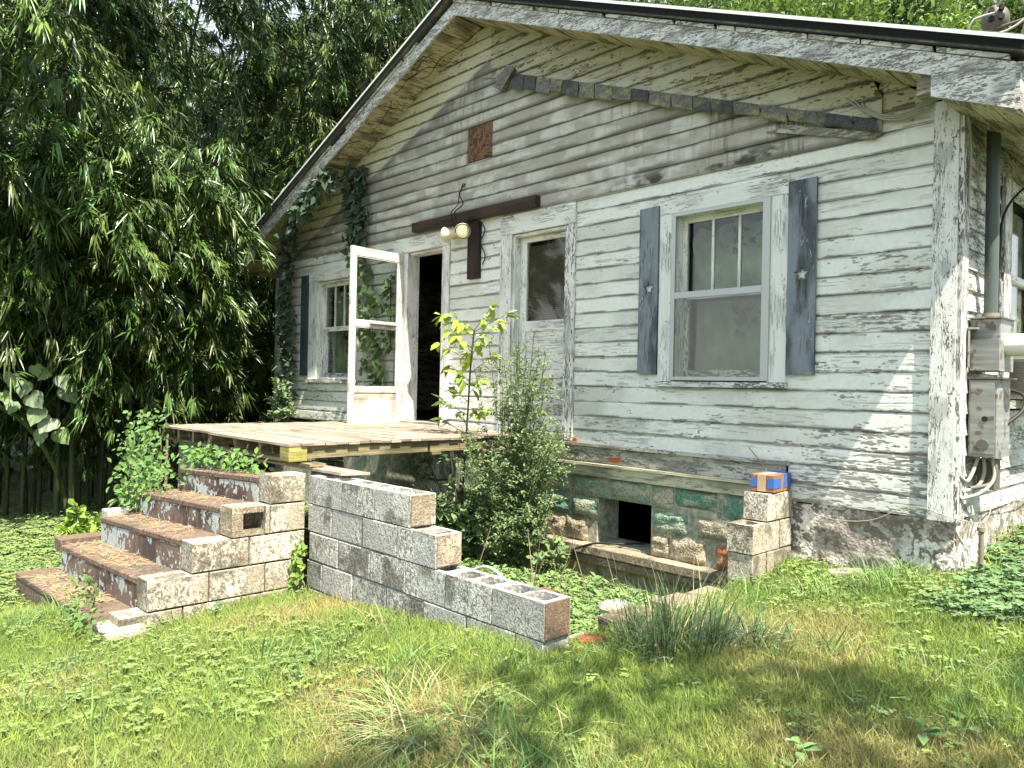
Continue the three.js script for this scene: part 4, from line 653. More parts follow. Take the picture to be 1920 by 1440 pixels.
// ---------------------------------------------------------------- plants
function leafRun(L, path, n, spread, size, color, faceOut, opt = {}) { // leaves strewn along a path
  const c = new THREE.CatmullRomCurve3(path.map(V));
  for (let k = 0; k < n; k++) { const p = c.getPoint(rnd()); p.add(new THREE.Vector3(rr(-1, 1) * spread[0], rr(-1, 1) * spread[1], rr(0, 1) * spread[2])); const out = V(faceOut).addScaledVector(rdir(), opt.shape === 0 ? 0.8 : 0.75).normalize(), d = opt.shape === 0 ? rdir().add(new THREE.Vector3(0.1, -0.2, 0.3)).normalize() : new THREE.Vector3(rr(-1, 1), -0.7 + rr(0, 0.9), rr(-0.3, 0.8)).normalize(), s = size * rr(0.6, 1.25); L.broad(p, d, out, s, s * (opt.w ?? 0.8), col(...color, 0.3), 0.15, opt.shape ?? 1); }
}
function vine(label, paths, group) {
  const b = paths[0].path[0], t = thing('climbing_vine', label, 'vine', b, group);
  const L = new Leaves(), stems = []; for (const q of paths) { leafRun(L, q.path, q.n, q.spread, q.size, q.color, q.out ?? [0.3, 0.2, 1], q); stems.push(tube(q.path, 0.006, 30, 5)); }
  part('stem', merge(stems), M.vineStem, t); part('foliage', L.build(), M.leaf, t); return t;
}
const IVY = [0.04, 0.085, 0.04], IVY2 = [0.09, 0.16, 0.05];
vine('dark green creeper hanging down the gable above the storm door', [{ path: [[-8.75, 4.32, 0.06], [-8.72, 4.1, 0.08], [-8.7, 3.8, 0.08], [-8.6, 3.5, 0.08], [-8.75, 3.3, 0.07]], n: 260, spread: [0.2, 0.12, 0.12], size: 0.11, color: IVY }, { path: [[-8.75, 3.3, 0.06], [-8.6, 2.9, 0.07], [-8.4, 2.4, 0.07], [-8.3, 1.9, 0.08], [-8.2, 1.3, 0.08]], n: 220, spread: [0.2, 0.15, 0.1], size: 0.11, color: IVY2 }, { path: [[-7.98, 2.75, 0.06], [-7.95, 2.3, 0.07], [-7.95, 1.9, 0.06]], n: 50, spread: [0.07, 0.1, 0.08], size: 0.09, color: IVY2 }]);
vine('dark creeper climbing the left end of the wall up under the soffit', [{ path: [[-10.55, 0.9, 0.08], [-10.5, 1.8, 0.08], [-10.5, 2.6, 0.1], [-10.35, 3.4, 0.15], [-9.9, 3.75, 0.3], [-9.3, 4.0, 0.35], [-8.9, 4.2, 0.3]], n: 520, spread: [0.16, 0.14, 0.14], size: 0.11, color: IVY }]);
{ // bare dry vine stems on the soffit
  const t = thing('dry_vine', 'bare dry vine stems webbed over the left soffit', 'vine', [-8, 4.5, 0.3]), g = [];
  for (let k = 0; k < 26; k++) { let x = rr(-10.3, -6.8), z = rr(0.05, 0.38); const p = []; const dx = rr(-0.16, 0.16), dz = rr(-0.1, 0.1); for (let j = 0; j < 6; j++) { p.push([x, soff(x) - 0.006, z]); x += dx + rr(-0.06, 0.06); z = Math.min(0.4, Math.max(0.03, z + dz + rr(-0.06, 0.06))); } g.push(tube(p, 0.0035, 14, 4)); }
  part('stem', merge(g), M.vineStem, t);
}
vine('leafy weeds spilling over the left end of the deck onto the top steps', [{ path: [[-7.95, 1.0, 2.8], [-7.6, 0.75, 2.9], [-7.2, 0.58, 3.05], [-6.8, 0.7, 2.95]], n: 620, spread: [0.32, 0.22, 0.34], size: 0.062, w: 0.6, shape: 0, color: [0.12, 0.24, 0.05], out: [0.3, 0.8, 0.5] }, { path: [[-6.9, 0.82, 2.82], [-6.4, 0.84, 2.8], [-5.6, 0.86, 2.8]], n: 300, spread: [0.14, 0.08, 0.16], size: 0.062, w: 0.6, shape: 0, color: [0.13, 0.26, 0.05], out: [0.2, 1, 0.4] }, { path: [[-8.35, -0.3, 2.8], [-8.15, 0.2, 2.85], [-8.05, 0.7, 2.8], [-8.05, 1.08, 2.7]], n: 420, spread: [0.3, 0.2, 0.25], size: 0.062, w: 0.6, shape: 0, color: [0.09, 0.18, 0.05], out: [0.3, 0.6, 0.6] }, { path: [[-7.3, 0.42, 3.2], [-6.95, 0.47, 3.2]], n: 110, spread: [0.25, 0.1, 0.16], size: 0.055, w: 0.6, shape: 0, color: [0.15, 0.27, 0.05], out: [0, 1, 0.4] }]);
vine('bright weeds sprouting on the bottom step beside the block cheek', [{ path: [[-6.15, -0.02, 3.9], [-5.8, 0.05, 3.95], [-5.4, 0.0, 4.08], [-5.1, -0.05, 4.12]], n: 190, w: 0.6, shape: 0, spread: [0.26, 0.08, 0.12], size: 0.045, color: [0.12, 0.22, 0.05], out: [0, 1, 0.4] }]);
vine('strip of yellow-green weeds in the corner between steps and block wall', [{ path: [[-5.05, -0.05, 2.8], [-5.07, 0.15, 2.77], [-5.08, 0.3, 2.75]], n: 110, spread: [0.06, 0.06, 0.08], size: 0.05, color: [0.2, 0.32, 0.05] }]);

// bush with fine leaves: twigs in a fan, leaves along them
function bush(label, cat, base, stems, leafSize, color, opts = {}) {
  const t = thing('shrub', label, cat, base), L = new Leaves(), g = [];
  for (const [tx, ty, tz, n, sp] of stems) {
    const a = V(base), b = new THREE.Vector3(tx, ty, tz), mid = a.clone().lerp(b, 0.5).add(new THREE.Vector3(rr(-0.1, 0.1), 0.08, rr(-0.1, 0.1))), c = new THREE.QuadraticBezierCurve3(a, mid, b);
    g.push(metreUV(new THREE.TubeGeometry(c, 10, opts.stem ?? 0.006, 5, false), 'y'));
    const tw = Math.max(3, Math.round(n / 8));
    for (let k = 0; k < tw; k++) {
      const p = c.getPoint((opts.low ?? 0.15) + rnd() * (1 - (opts.low ?? 0.15))), d = rdir(); d.y = Math.abs(d.y) * 0.35 + rr(-0.15, 0.3); d.normalize(); const len = sp * rr(0.5, 1.3), e = p.clone().addScaledVector(d, len);
      g.push(rod(p.toArray(), e.toArray(), 0.003, 0.0015, 4));
      for (let j = 0; j < (opts.per ?? 12); j++) { const u = rr(0.1, 1), q = p.clone().lerp(e, u).addScaledVector(rdir(), 0.02), dd = d.clone().multiplyScalar(0.6).addScaledVector(rdir(), 0.7).normalize(), s = leafSize * rr(0.6, 1.3); L.broad(q, dd, new THREE.Vector3(rr(-0.6, 0.6), 1, rr(-0.4, 0.8)).normalize(), s, s * (opts.w ?? 0.55), col(...color, 0.3), 0.1); }
    }
  }
  part('stem', merge(g), M.stalk, t); part('foliage', L.build(), M.leaf, t); return t;
}
{
  const b = [-4.95, hgt(-4.95, 0.8), 0.8], s = [];
  for (let k = 0; k < 60; k++) { const u = rnd(), y = rr(0.1, 1.8), r = 0.6 * Math.sin(Math.PI * Math.min(1, (y + 0.25) / 2.15)) + 0.08, a = rr(0, 6.283); s.push([b[0] + Math.cos(a) * r * rr(0.3, 1), y, b[2] + Math.sin(a) * r * rr(0.3, 1), 190, 0.16]); }
  for (let k = 0; k < 16; k++) s.push([b[0] + rr(-0.45, 0.5), rr(1.35, 2.0), b[2] + rr(-0.3, 0.3), 110, 0.11]);
  s.push([-4.35, 1.06, 0.9, 140, 0.1], [-4.4, 0.95, 0.9, 120, 0.1], [-4.3, 0.62, 0.95, 100, 0.12], [-4.35, 0.3, 1.0, 80, 0.12], [-5.1, 1.85, 0.8, 80, 0.12], [-4.8, 1.95, 0.7, 70, 0.12]);
  bush('tall fine-leaved privet shrub growing in the pit in front of the closed door', 'shrub', b, s, 0.031, [0.16, 0.24, 0.085], { per: 16, stem: 0.0028 });
  const b2 = [-5.3, hgt(-5.3, 1.0), 1.0], s2 = []; for (let k = 0; k < 26; k++) s2.push([rr(-5.85, -4.9), rr(0.05, 1.0), rr(0.85, 1.4), 26, 0.17]);
  bush('round-leaved bush left of the privet below the deck edge', 'bush', b2, s2, 0.085, [0.12, 0.21, 0.07], { w: 0.7 });
}
// young tree with big lobed leaves
function heartLeaf(L, W, c, lobes) {
  const k = new Leaves(); if (!lobes) { k.broad(new THREE.Vector3(0, 0, 0), new THREE.Vector3(0, 0, 1), new THREE.Vector3(0, 1, 0), L, W, c, 0.18, 0); return k.build(); }
  const O = [[0, 0], [0.22, -0.13], [0.42, -0.02], [0.53, 0.2], [0.5, 0.36], [0.42, 0.52], [0.3, 0.7], [0.14, 0.86], [0, 1]], R = [...O, ...O.slice(1, -1).reverse().map(([x, z]) => [-x, z])];
  const vein = c.clone().lerp(new THREE.Color(0.5, 0.55, 0.4), 0.35), dk = c.clone().multiplyScalar(0.8);
  const put = (x, z, h, q) => k.v(new THREE.Vector3(x * W, h * L - 0.3 * L * z * z - 0.25 * L * x * x, z * L), q);
  put(0, 0.12, -0.02, vein); R.forEach(([x, z], i) => put(x, z, i % 2 ? 0.035 : -0.02, i % 2 ? dk : vein)); R.forEach(([x, z], i) => put(x * 0.55, 0.12 + (z - 0.12) * 0.55, i % 2 ? 0.045 : -0.015, i % 2 ? c : vein));
  const n = R.length; for (let i = 0; i < n; i++) { const j = (i + 1) % n; k.i.push(0, 1 + n + i, 1 + n + j, 1 + n + i, 1 + i, 1 + j, 1 + n + i, 1 + j, 1 + n + j); }
  return k.build();
}
function placeLeaf(parent, geo, m, p, d, n) {
  const o = new THREE.Mesh(geo, m); o.name = 'leaf'; o.castShadow = true; const z = d.clone().normalize(), x = new THREE.Vector3().crossVectors(n, z).normalize(), y = new THREE.Vector3().crossVectors(z, x);
  o.quaternion.setFromRotationMatrix(new THREE.Matrix4().makeBasis(x, y, z)); o.position.copy(p).sub(parent.position); parent.add(o);
}
{
  const base = [-5.72, hgt(-5.72, 0.75), 0.75], t = thing('sapling', 'young sapling with bright yellow-green leaves between the doors', 'sapling', base), stem = [[-5.72, base[1], 0.75], [-5.7, 0.6, 0.73], [-5.68, 1.2, 0.71], [-5.66, 1.7, 0.7], [-5.62, 2.02, 0.7]];
  const g = [tube(stem, 0.009, 30, 6)], c = new THREE.CatmullRomCurve3(stem.map(V)), lf = [0, 1, 2].map((k) => heartLeaf(1, 0.62, [col(0.32, 0.46, 0.06, 0.1), col(0.26, 0.4, 0.06, 0.1), col(0.17, 0.28, 0.06, 0.1)][k], 0));
  const br = [[0.34, 3.0, 0.22], [0.5, 2.2, 0.26], [0.63, 1.2, 0.25], [0.73, 3.6, 0.3], [0.83, 1.4, 0.3], [0.93, 3.7, 0.36], [0.42, 2.6, 0.3], [0.48, 0.2, 0.22], [0.56, 2.9, 0.3], [0.6, 0.5, 0.28], [0.66, 3.4, 0.34], [0.7, -0.2, 0.34], [0.76, 2.5, 0.38], [0.8, 0.6, 0.4], [0.86, 3.0, 0.4], [0.9, -0.3, 0.38], [0.96, 2.2, 0.36], [1, 0.2, 0.42], [1, 1.5, 0.3], [0.99, -0.7, 0.36]];
  for (const [u, a, l] of br) {
    const p = c.getPoint(u), d = dirOf(a + rr(-0.3, 0.3), 0.5), e = p.clone().addScaledVector(d, l); g.push(rod(p.toArray(), e.toArray(), 0.004, 0.002, 5));
    for (const w of [0.3, 0.5, 0.7, 0.7, 0.9, 1, 1, 1]) { const q = p.clone().lerp(e, w), dd = d.clone().addScaledVector(rdir(), 0.7); dd.y -= rr(0.3, 1.0); placeLeaf(t, lf[u > 0.7 ? Math.floor(rnd() * 2) : 1 + Math.floor(rnd() * 2)].clone().scale(rr(0.1, 0.15), rr(0.1, 0.15), rr(0.1, 0.16)), M.leaf, q, dd, new THREE.Vector3(rr(-0.5, 0.7), 1, rr(-0.3, 0.6)).normalize()); }
  }
  part('stem', merge(g), M.stalk, t);
}
{ // big pale heart leaves on an arching stem, left edge
  const base = [-11.0, hgt(-11, 2.86), 2.86], t = thing('large_leaf_plant', 'arching stem with big grey-green heart-shaped leaves at the left edge', 'plant', base);
  const at = (px, py, dist) => { const d = new THREE.Vector3((px - 960) / 1435, -(py - 720) / 1435, -1); camera.updateMatrixWorld(); d.transformDirection(camera.matrixWorld); return camera.position.clone().addScaledVector(d, dist / 1); };
  void at;
  const S = [[-11.0, base[1], 2.86], [-10.95, 0.1, 2.95], [-10.85, 0.55, 3.15], [-10.65, 0.95, 3.45], [-10.4, 1.25, 3.9]], g = [tube(S, 0.028, 30, 8)], lf = [heartLeaf(1, 1, new THREE.Color(0.2, 0.29, 0.16), 1), heartLeaf(1, 0.95, new THREE.Color(0.14, 0.24, 0.1), 1), heartLeaf(0.95, 1.05, new THREE.Color(0.25, 0.32, 0.22), 1), heartLeaf(0.9, 0.9, new THREE.Color(0.2, 0.34, 0.08), 1)];
  const P = [[-10.35, 1.52, 3.62], [-10.3, 1.42, 3.5], [-10.3, 1.28, 3.45], [-10.25, 1.2, 3.62], [-10.35, 1.58, 3.28], [-10.25, 1.5, 3.15], [-10.4, 1.36, 3.08], [-10.3, 1.12, 3.35], [-10.3, 1.0, 3.22], [-10.35, 0.86, 3.32], [-10.4, 0.84, 3.14], [-10.3, 1.3, 3.72], [-10.35, 1.62, 3.4]];
  for (const q of P) { const s = rr(0.15, 0.24); placeLeaf(t, pick(lf).clone().scale(s, s, s), M.leaf, V(q), new THREE.Vector3(rr(0.1, 0.7), rr(-1.1, -0.5), rr(-0.7, 0.7)), new THREE.Vector3(rr(0.5, 1), rr(0.3, 0.9), rr(-0.3, 0.6)).normalize()); g.push(rod([-10.6, 1.0 + rr(-0.1, 0.1), 3.4], q, 0.005, 0.004, 4)); }
  part('stem', merge(g), M.stalk, t);
}
{ // low bright weed by the bamboo
  const b = [-9.35, hgt(-9.35, 3.12), 3.12], s = []; for (let k = 0; k < 12; k++) s.push([b[0] + rr(-0.25, 0.25), b[1] + rr(0.15, 0.5), b[2] + rr(-0.25, 0.25), 28, 0.1]);
  bush('bright lime-green weed at the foot of the bamboo left of the steps', 'weed', b, s, 0.085, [0.26, 0.4, 0.05], { w: 0.7 });
  const c = [-10.05, 0.95, 0.45], q = []; for (let k = 0; k < 12; k++) q.push([c[0] + rr(-0.3, 0.65), c[1] + rr(0.1, 0.55), c[2] + rr(-0.2, 0.3), 40, 0.12]);
  bush('pale leafy weed behind the deck below the small left window', 'weed', c, q, 0.07, [0.16, 0.24, 0.1], { w: 0.75 });
  const d = [-8.7, hgt(-8.7, 2.7), 2.7], w = []; for (let k = 0; k < 7; k++) w.push([d[0] + rr(-0.2, 0.2), d[1] + rr(0.1, 0.4), d[2] + rr(-0.2, 0.2), 28, 0.1]);
  bush('small blue-green weed left of the steps by the wooden stake', 'weed', d, w, 0.05, [0.1, 0.2, 0.12]);
  const sk = thing('wooden_stake', 'thin upright wooden stake in the shade left of the steps', 'stake', [-9.2, -0.4, 2.3]); part('stake', rod([-9.2, -0.4, 2.3], [-9.16, 0.85, 2.3], 0.02, 0.014, 6), M.stick, sk);
  const e = [-4.5, hgt(-4.5, 0.7) + 0.05, 0.7], f = []; for (let k = 0; k < 6; k++) f.push([e[0] + rr(-0.05, 0.3), e[1] + rr(0.1, 0.35), e[2] + rr(0, 0.3), 14, 0.1]);
  bush('little weed with round leaves below the vent hole', 'weed', e, f, 0.07, [0.16, 0.23, 0.08], { w: 0.75 });
}
// bamboo: a culm that arches over, side sprays with hanging leaves
function bambooProto(H, lean, nLeaf, low, s, bright = 1) {
  seed = s; const pts = []; for (let k = 0; k <= 10; k++) { const u = k / 10; pts.push([lean * 0.1 * u + lean * u ** 3, H * (u - 0.1 * Math.abs(lean) / 3 * u ** 4), 0]); }
  const c = new THREE.CatmullRomCurve3(pts.map(V)), L = new Leaves(), rings = [];
  const culm = new THREE.TubeGeometry(c, 40, 0.032, 7, false), p = culm.attributes.position; // taper with nodes
  for (let i = 0; i < p.count; i++) { const ring = Math.floor(i / 8), u = ring / 40, o = c.getPointAt(u), k = (1 - 0.75 * u) * (ring % 2 ? 1.0 : 1.12); p.setXYZ(i, o.x + (p.getX(i) - o.x) * k, o.y + (p.getY(i) - o.y) * k, o.z + (p.getZ(i) - o.z) * k); }
  culm.computeVertexNormals();
  const per = 44, nb = Math.round(nLeaf / per), tw = [];
  for (let k = 0; k < nb; k++) { // a side branch carries a few sprays, each a fan of drooping leaves
    const u = low + (1 - low) * Math.pow(rnd(), 0.9), o = c.getPoint(u), a = rr(-1.9, 1.9), len = rr(0.5, 1.45) * (1.2 - 0.55 * u), d = dirOf(a, rr(0.0, 0.6));
    const tip = o.clone().addScaledVector(d, len); tip.y -= len * rr(0.4, 1.1); const m = o.clone().addScaledVector(d, len * 0.62), q = new THREE.QuadraticBezierCurve3(o, m, tip); tw.push(new THREE.TubeGeometry(q, 4, 0.004, 3, false));
    const tone = rr(0.55, 1.5), yel = rr(0, 1);
    for (let f = 0; f < 5; f++) {
      const b0 = q.getPoint(0.3 + 0.7 * (f + rnd()) / 5), fd = d.clone().multiplyScalar(0.6).addScaledVector(rdir(), 0.55); fd.y -= 0.35;
      for (let j = 0; j < 9; j++) {
        const b = b0.clone().addScaledVector(rdir(), 0.045), dd = fd.clone().addScaledVector(rdir(), 0.45); dd.y -= rr(0.2, 0.9); dd.normalize();
        const n = new THREE.Vector3(0.35, 1, 0.1).addScaledVector(rdir(), 0.55).normalize();
        L.lance(b, dd, n, rr(0.15, 0.27), rr(0.022, 0.034), col((0.042 + 0.027 * yel) * tone * bright, 0.094 * tone * bright, 0.02 * tone * bright, 0.3), rr(0.05, 0.35));
      }
    }
  }
  return { culm: merge([metreUV(culm, 'y')]), twigs: merge(tw.map((g) => metreUV(g, 'y'))), leaves: L.build() };
}
{
  const protos = [bambooProto(8.2, 1.5, 2700, 0.16, 11), bambooProto(9.5, 1.8, 2900, 0.22, 22), bambooProto(6.2, 1.7, 2200, 0.28, 33), bambooProto(10.5, 1.2, 3000, 0.25, 44), bambooProto(4.6, 1.5, 1800, 0.42, 55), bambooProto(11, 3.6, 2600, 0.6, 66), bambooProto(6.6, 2.7, 2000, 0.45, 77, 1.5), bambooProto(10, 1.9, 3000, 0.3, 88, 1.7)];
  seed = 777; const roots = [];
  const LBL = 'tall leafy bamboo in the dense dark grove left of and behind the house';
  function bamboo(k, x, z, turn, s = 1, label = LBL, group = 'bamboo of the grove') {
    if (!roots[k]) {
      const q = protos[k], t = thing('bamboo', label, 'bamboo', [x, hgt(x, z) - 0.05, z], group), mk = (n, g, m) => { const o = new THREE.Mesh(g, m); o.name = n; o.castShadow = o.receiveShadow = true; t.add(o); };
      mk('culm', q.culm, M.culm); mk('twigs', q.twigs, M.culm); mk('foliage', q.leaves, k === 7 ? M.leaf : M.bambooLeaf); t.rotation.y = turn; t.scale.setScalar(s); roots[k] = t; return t;
    }
    const t = roots[k].clone(); t.name = numbered('bamboo'); t.position.set(x, hgt(x, z) - 0.05, z); t.rotation.y = turn; t.scale.setScalar(s); t.userData = { label, category: 'bamboo' }; if (group) t.userData.group = group; scene.add(t); return t;
  }
  // low drooping front row along the yard, taller ones behind it, then the depth of the grove
  for (let k = 0; k < 15; k++) { const u = k / 14; bamboo(k % 3 ? 4 : 2, -11.1 - rr(0, 0.5), 4.3 - 2.9 * u + rr(-0.2, 0.2), rr(-0.8, 0.5), rr(0.75, 1.1)); }
  for (let k = 0; k < 22; k++) { const u = k / 21; bamboo([2, 0, 2, 1][k % 4], -12.2 - 0.7 * u - rr(0, 0.9), 4.8 - 7.5 * u + rr(-0.2, 0.2), rr(-0.9, 0.6), rr(0.85, 1.1)); }
  for (let k = 0; k < 50; k++) { const x = rr(-19, -13.2), z = rr(-9, 5.5); bamboo([0, 1, 3][k % 3], x, z, rr(-1.2, 1.0), rr(0.95, 1.25)); }
  for (let k = 0; k < 14; k++) { const x = rr(-12.6, -11.6), z = rr(-10, -2.2); bamboo([0, 3, 1][k % 3], x, z, rr(-2.0, 1.0), rr(0.85, 1.1)); }
  for (const [x, z, r] of [[-13.2, 4.2, -0.1], [-12.6, 2.6, -0.3], [-13, 1.2, 0.1], [-13.4, 3.2, 0.2]]) bamboo(5, x, z, r, rr(0.95, 1.1));  // overhanging culms, mostly above the view, added to throw patchy shade on the front
  for (const [x, z, r] of [[-12.2, -2.2, -0.3], [-12.6, -3.6, -0.2], [-13.2, -5.2, -0.5], [-13.6, -3.0, 0.1], [-14.2, -6.6, -0.3], [-13.8, -8.2, -0.4]]) bamboo(7, x, z, r, rr(0.95, 1.12), 'light yellow-green bamboo rising behind the left slope of the roof', 'light bamboo behind the roof');
  bamboo(6, -11.5, 3.45, 0.05, 1.0, 'sunlit bamboo arching out at the left edge, its leaves hanging as a bright curtain', null); bamboo(6, -11.7, 4.05, 0.2, 1.05, 'second bright bamboo arching out at the very left edge', null); bamboo(6, -12.0, 1.9, -0.15, 0.85, 'bright bamboo spray arching over the middle of the grove edge', null);
  bamboo(4, -10.75, 2.2, -0.5, 0.92, 'young bamboo arching forward over the shade left of the deck', null); bamboo(4, -11.15, 1.35, -0.2, 0.8, 'drooping bamboo hanging in front of the left corner of the house', null);
  // bare front culms
  for (const [x, z, h, l] of [[-10.9, 3.02, 4, 'thick green bamboo stem at the left edge, the left one of the close pair'], [-10.8, 2.88, 4.5, 'thick green bamboo stem at the left edge, the right one of the close pair']]) { const t = thing('bare_bamboo', l, 'bamboo', [x, hgt(x, z), z]); const g = []; for (let k = 0; k < h / 0.28; k++) { g.push(rod([x, hgt(x, z) + k * 0.28, z], [x, hgt(x, z) + k * 0.28 + 0.265, z], 0.036, 0.036, 10), rod([x, hgt(x, z) + k * 0.28 + 0.265, z], [x, hgt(x, z) + k * 0.28 + 0.28, z], 0.041, 0.041, 10)); } part('culm', merge(g), M.culm, t); }
  // the far thicket that reads as one mass
  const far = new THREE.Group(); far.name = 'bamboo_thicket'; tag(far, 'far depth of the bamboo thicket behind the front rows', 'thicket', null, 'stuff'); scene.add(far);
  for (const [x, z, r] of [[-11.4, 3.9, 0.4], [-11.5, 2.5, -0.5], [-11.3, 1.9, 0.6], [-11.6, 3.2, -0.9], [-11.9, 1.2, 0.2]]) bamboo(4, x, z, r, rr(0.6, 0.75));
  for (let k = 0; k < 9; k++) bamboo(4, -11.25 - rr(0, 0.6), 1.6 + k * 0.32, rr(-1.2, 1.2), rr(0.36, 0.5));
  const pos = []; for (let k = 0; k < 130; k++) { const a = rnd(); pos.push(a < 0.75 ? [rr(-26, -17), rr(-16, 7)] : [rr(-20, -12), rr(-20, -10)]); }
  for (const [n, gk, m] of [['culm', 'culm', M.culm], ['foliage', 'leaves', M.bambooLeaf]]) { const im = new THREE.InstancedMesh(protos[3][gk], m, pos.length); im.name = n; pos.forEach(([x, z], i) => im.setMatrixAt(i, new THREE.Matrix4().compose(new THREE.Vector3(x, hgt(x, z), z), new THREE.Quaternion().setFromEuler(new THREE.Euler(0, i * 2.4, 0)), new THREE.Vector3(1.3, 1.15 + 0.3 * h2(i, 1, 3), 1.3)))); im.castShadow = true; far.add(im); }
  const lowp = []; for (let k = 0; k < 150; k++) lowp.push(k < 120 ? [rr(-21, -15.4), rr(-10, 6)] : [rr(-15, -12.4), rr(-9, -3)]);
  const im = new THREE.InstancedMesh(protos[4].leaves, M.bambooLeaf, lowp.length); im.name = 'low_foliage'; lowp.forEach(([x, z], i) => im.setMatrixAt(i, new THREE.Matrix4().compose(new THREE.Vector3(x, hgt(x, z) - 0.5, z), new THREE.Quaternion().setFromEuler(new THREE.Euler(0, i * 2.4, 0)), new THREE.Vector3(1.1, 0.75, 1.1)))); far.add(im);
}
// broadleaf trees behind the roof and the shade tree by the yard
function treeProto(H, R, n, s, tone, leaf = 0.13) {
  seed = s; const L = new Leaves(), g = [rod([0, -0.2, 0], [0.1, H * 0.62, 0.1], 0.2, 0.1, 10)], cl = [];
  for (let k = 0; k < (n < 9000 ? 44 : 34); k++) { const d = rdir(), r = Math.cbrt(rnd()) * R, p = new THREE.Vector3(d.x * r, H * 0.66 + d.y * r * 1.15, d.z * r); cl.push([p, rr(0.5, 1.1) * R * (n < 9000 ? 0.17 : 0.36), rr(0.65, 1.4)]); g.push(rod([0.1 * rr(0, 1), H * rr(0.3, 0.6), 0], p.toArray(), 0.045, 0.012, 5)); }
  for (let k = 0; k < n; k++) { const [p, r, t] = pick(cl), q = p.clone().addScaledVector(rdir(), r * Math.cbrt(rnd())); q.y -= r * 0.2; const d = rdir(); d.y -= 0.4; d.normalize(); L.lance(q, d, new THREE.Vector3(0, 1, 0).addScaledVector(rdir(), 0.7).normalize(), leaf * rr(0.7, 1.4), leaf * rr(0.35, 0.6), col(tone[0] * t, tone[1] * t, tone[2] * t, 0.25), 0.1); }
  return [merge(g), L.build()];
}
{
  const A = treeProto(13, 3.8, 30000, 91, [0.1, 0.18, 0.035], 0.17), B = treeProto(12.5, 3.5, 26000, 92, [0.13, 0.21, 0.04], 0.17), C = treeProto(10, 3.0, 4200, 93, [0.08, 0.16, 0.04], 0.16);
  seed = 555; const made = {};
  const tree = (key, q, x, z, s, ry, label, group) => { let t; if (made[key]) { t = made[key].clone(); t.name = numbered('tree'); t.position.set(x, hgt(x, z), z); scene.add(t); tag(t, label, 'tree', group); } else { t = thing('tree', label, 'tree', [x, hgt(x, z), z], group); for (const [n, g, m] of [['trunk', q[0], M.bark], ['crown', q[1], M.treeLeaf]]) { const o = new THREE.Mesh(g, m); o.name = n; o.castShadow = true; t.add(o); } made[key] = t; } t.scale.setScalar(s); t.rotation.y = ry; };
  const lb = 'leafy green tree rising behind the roof of the house';
  for (const [k, x, z, s, r] of [['A', -17.5, -12, 1.1, 0], ['B', -15, -14.5, 1.15, 1], ['A', -11.6, -15.5, 1.12, 2], ['B', -9.6, -14.6, 1.05, 3], ['A', -6.2, -15.8, 1.0, 4.2], ['B', -4.0, -15.5, 1.0, 5], ['A', -2, -17, 1.0, 0.5], ['B', -14, -19, 1.3, 2.2], ['A', -8, -20, 1.25, 1.1], ['B', -19, -16, 1.3, 4], ['A', -11, -20.5, 1.3, 3.3], ['B', -5.2, -20, 1.3, 0.4], ['A', -13.2, -13.4, 1.0, 5.2], ['B', -7.8, -15.0, 1.05, 2.9]]) tree(k, k === 'A' ? A : B, x, z, s, r, lb, 'trees behind the roof');
  tree('C', C, 4.2, 4.6, 1.0, 0, 'yard tree to the right whose crown dapples the lawn with shade', null); tree('C', C, 5.5, 1.7, 0.95, 2, 'second yard tree to the right of the lawn', null);
}
// grass: short lawn, straw, clover, long tufts
const blocked = (x, z) => (x < -1.58 && z < 0.02) || (x > -7.5 && x < -5.1 && z > 2.4 && z < 4.13) || (x > -5.2 && x < -2.66 && z > 2.47 && z < 2.73) || (x > -8.2 && x < -5.2 && z < 2.75 && z > 0) || (x > -2.93 && x < -2.68 && z < 0.62);
const inPit = (x, z) => x > -5.2 && x < -2.7 && z > 0 && z < 2.5;
const bare = (x, z) => (inPit(x, z) && z < 0.55) || (x > -2.95 && x < -2.66 && z > 0.7 && z < 2.5);
const straw = (x, z) => ss(0.52, 0.7, fbm(x * 1.1 + 7, z * 1.1 + 3, 950, 3)) ;
const clover = (x, z) => 0.22 * ss(0.52, 0.66, fbm(x * 0.8 + 20, z * 0.8 + 9, 960, 3)) + 0.9 * ss(-6.6, -7.6, x) + 0.25 * ss(1.4, 0.4, z) + (x > -1.4 && z < 0.8 ? 0.5 : 0);
function scatter(name, label, cat, variants, m, N, test, colour, size) {
  const G = new THREE.Group(); G.name = name; tag(G, label, cat, null, 'stuff'); scene.add(G); const P = variants.map(() => []);
  let made = 0; for (let tries = 0; made < N && tries < N * 40; tries++) {
    const r = 0.9 + 12 * Math.pow(rnd(), 1.25), a = 0.81 + rr(-0.72, 0.68), x = -Math.sin(a) * r, z = 5.53 - Math.cos(a) * r; // a fan before the viewer, denser near
    if (x < -13.5 || z < -4 || blocked(x, z) || bare(x, z)) continue; const k = test(x, z); if (k <= 0 || rnd() > k) continue; made++;
    P[Math.floor(rnd() * variants.length)].push([x, z]);
  }
  variants.forEach((g, i) => { const im = new THREE.InstancedMesh(g, m, P[i].length); im.name = name + '_patch'; im.castShadow = im.receiveShadow = true; P[i].forEach(([x, z], j) => { const s = size(x, z) * rr(0.7, 1.35); im.setMatrixAt(j, new THREE.Matrix4().compose(new THREE.Vector3(x, hgt(x, z) - 0.004, z), lie(x, z).multiply(new THREE.Quaternion().setFromEuler(new THREE.Euler(rr(-0.05, 0.05), rr(0, 6.283), rr(-0.05, 0.05)))), new THREE.Vector3(s, s * rr(0.8, 1.2), s))); im.setColorAt(j, colour(x, z)); }); G.add(im); });
}
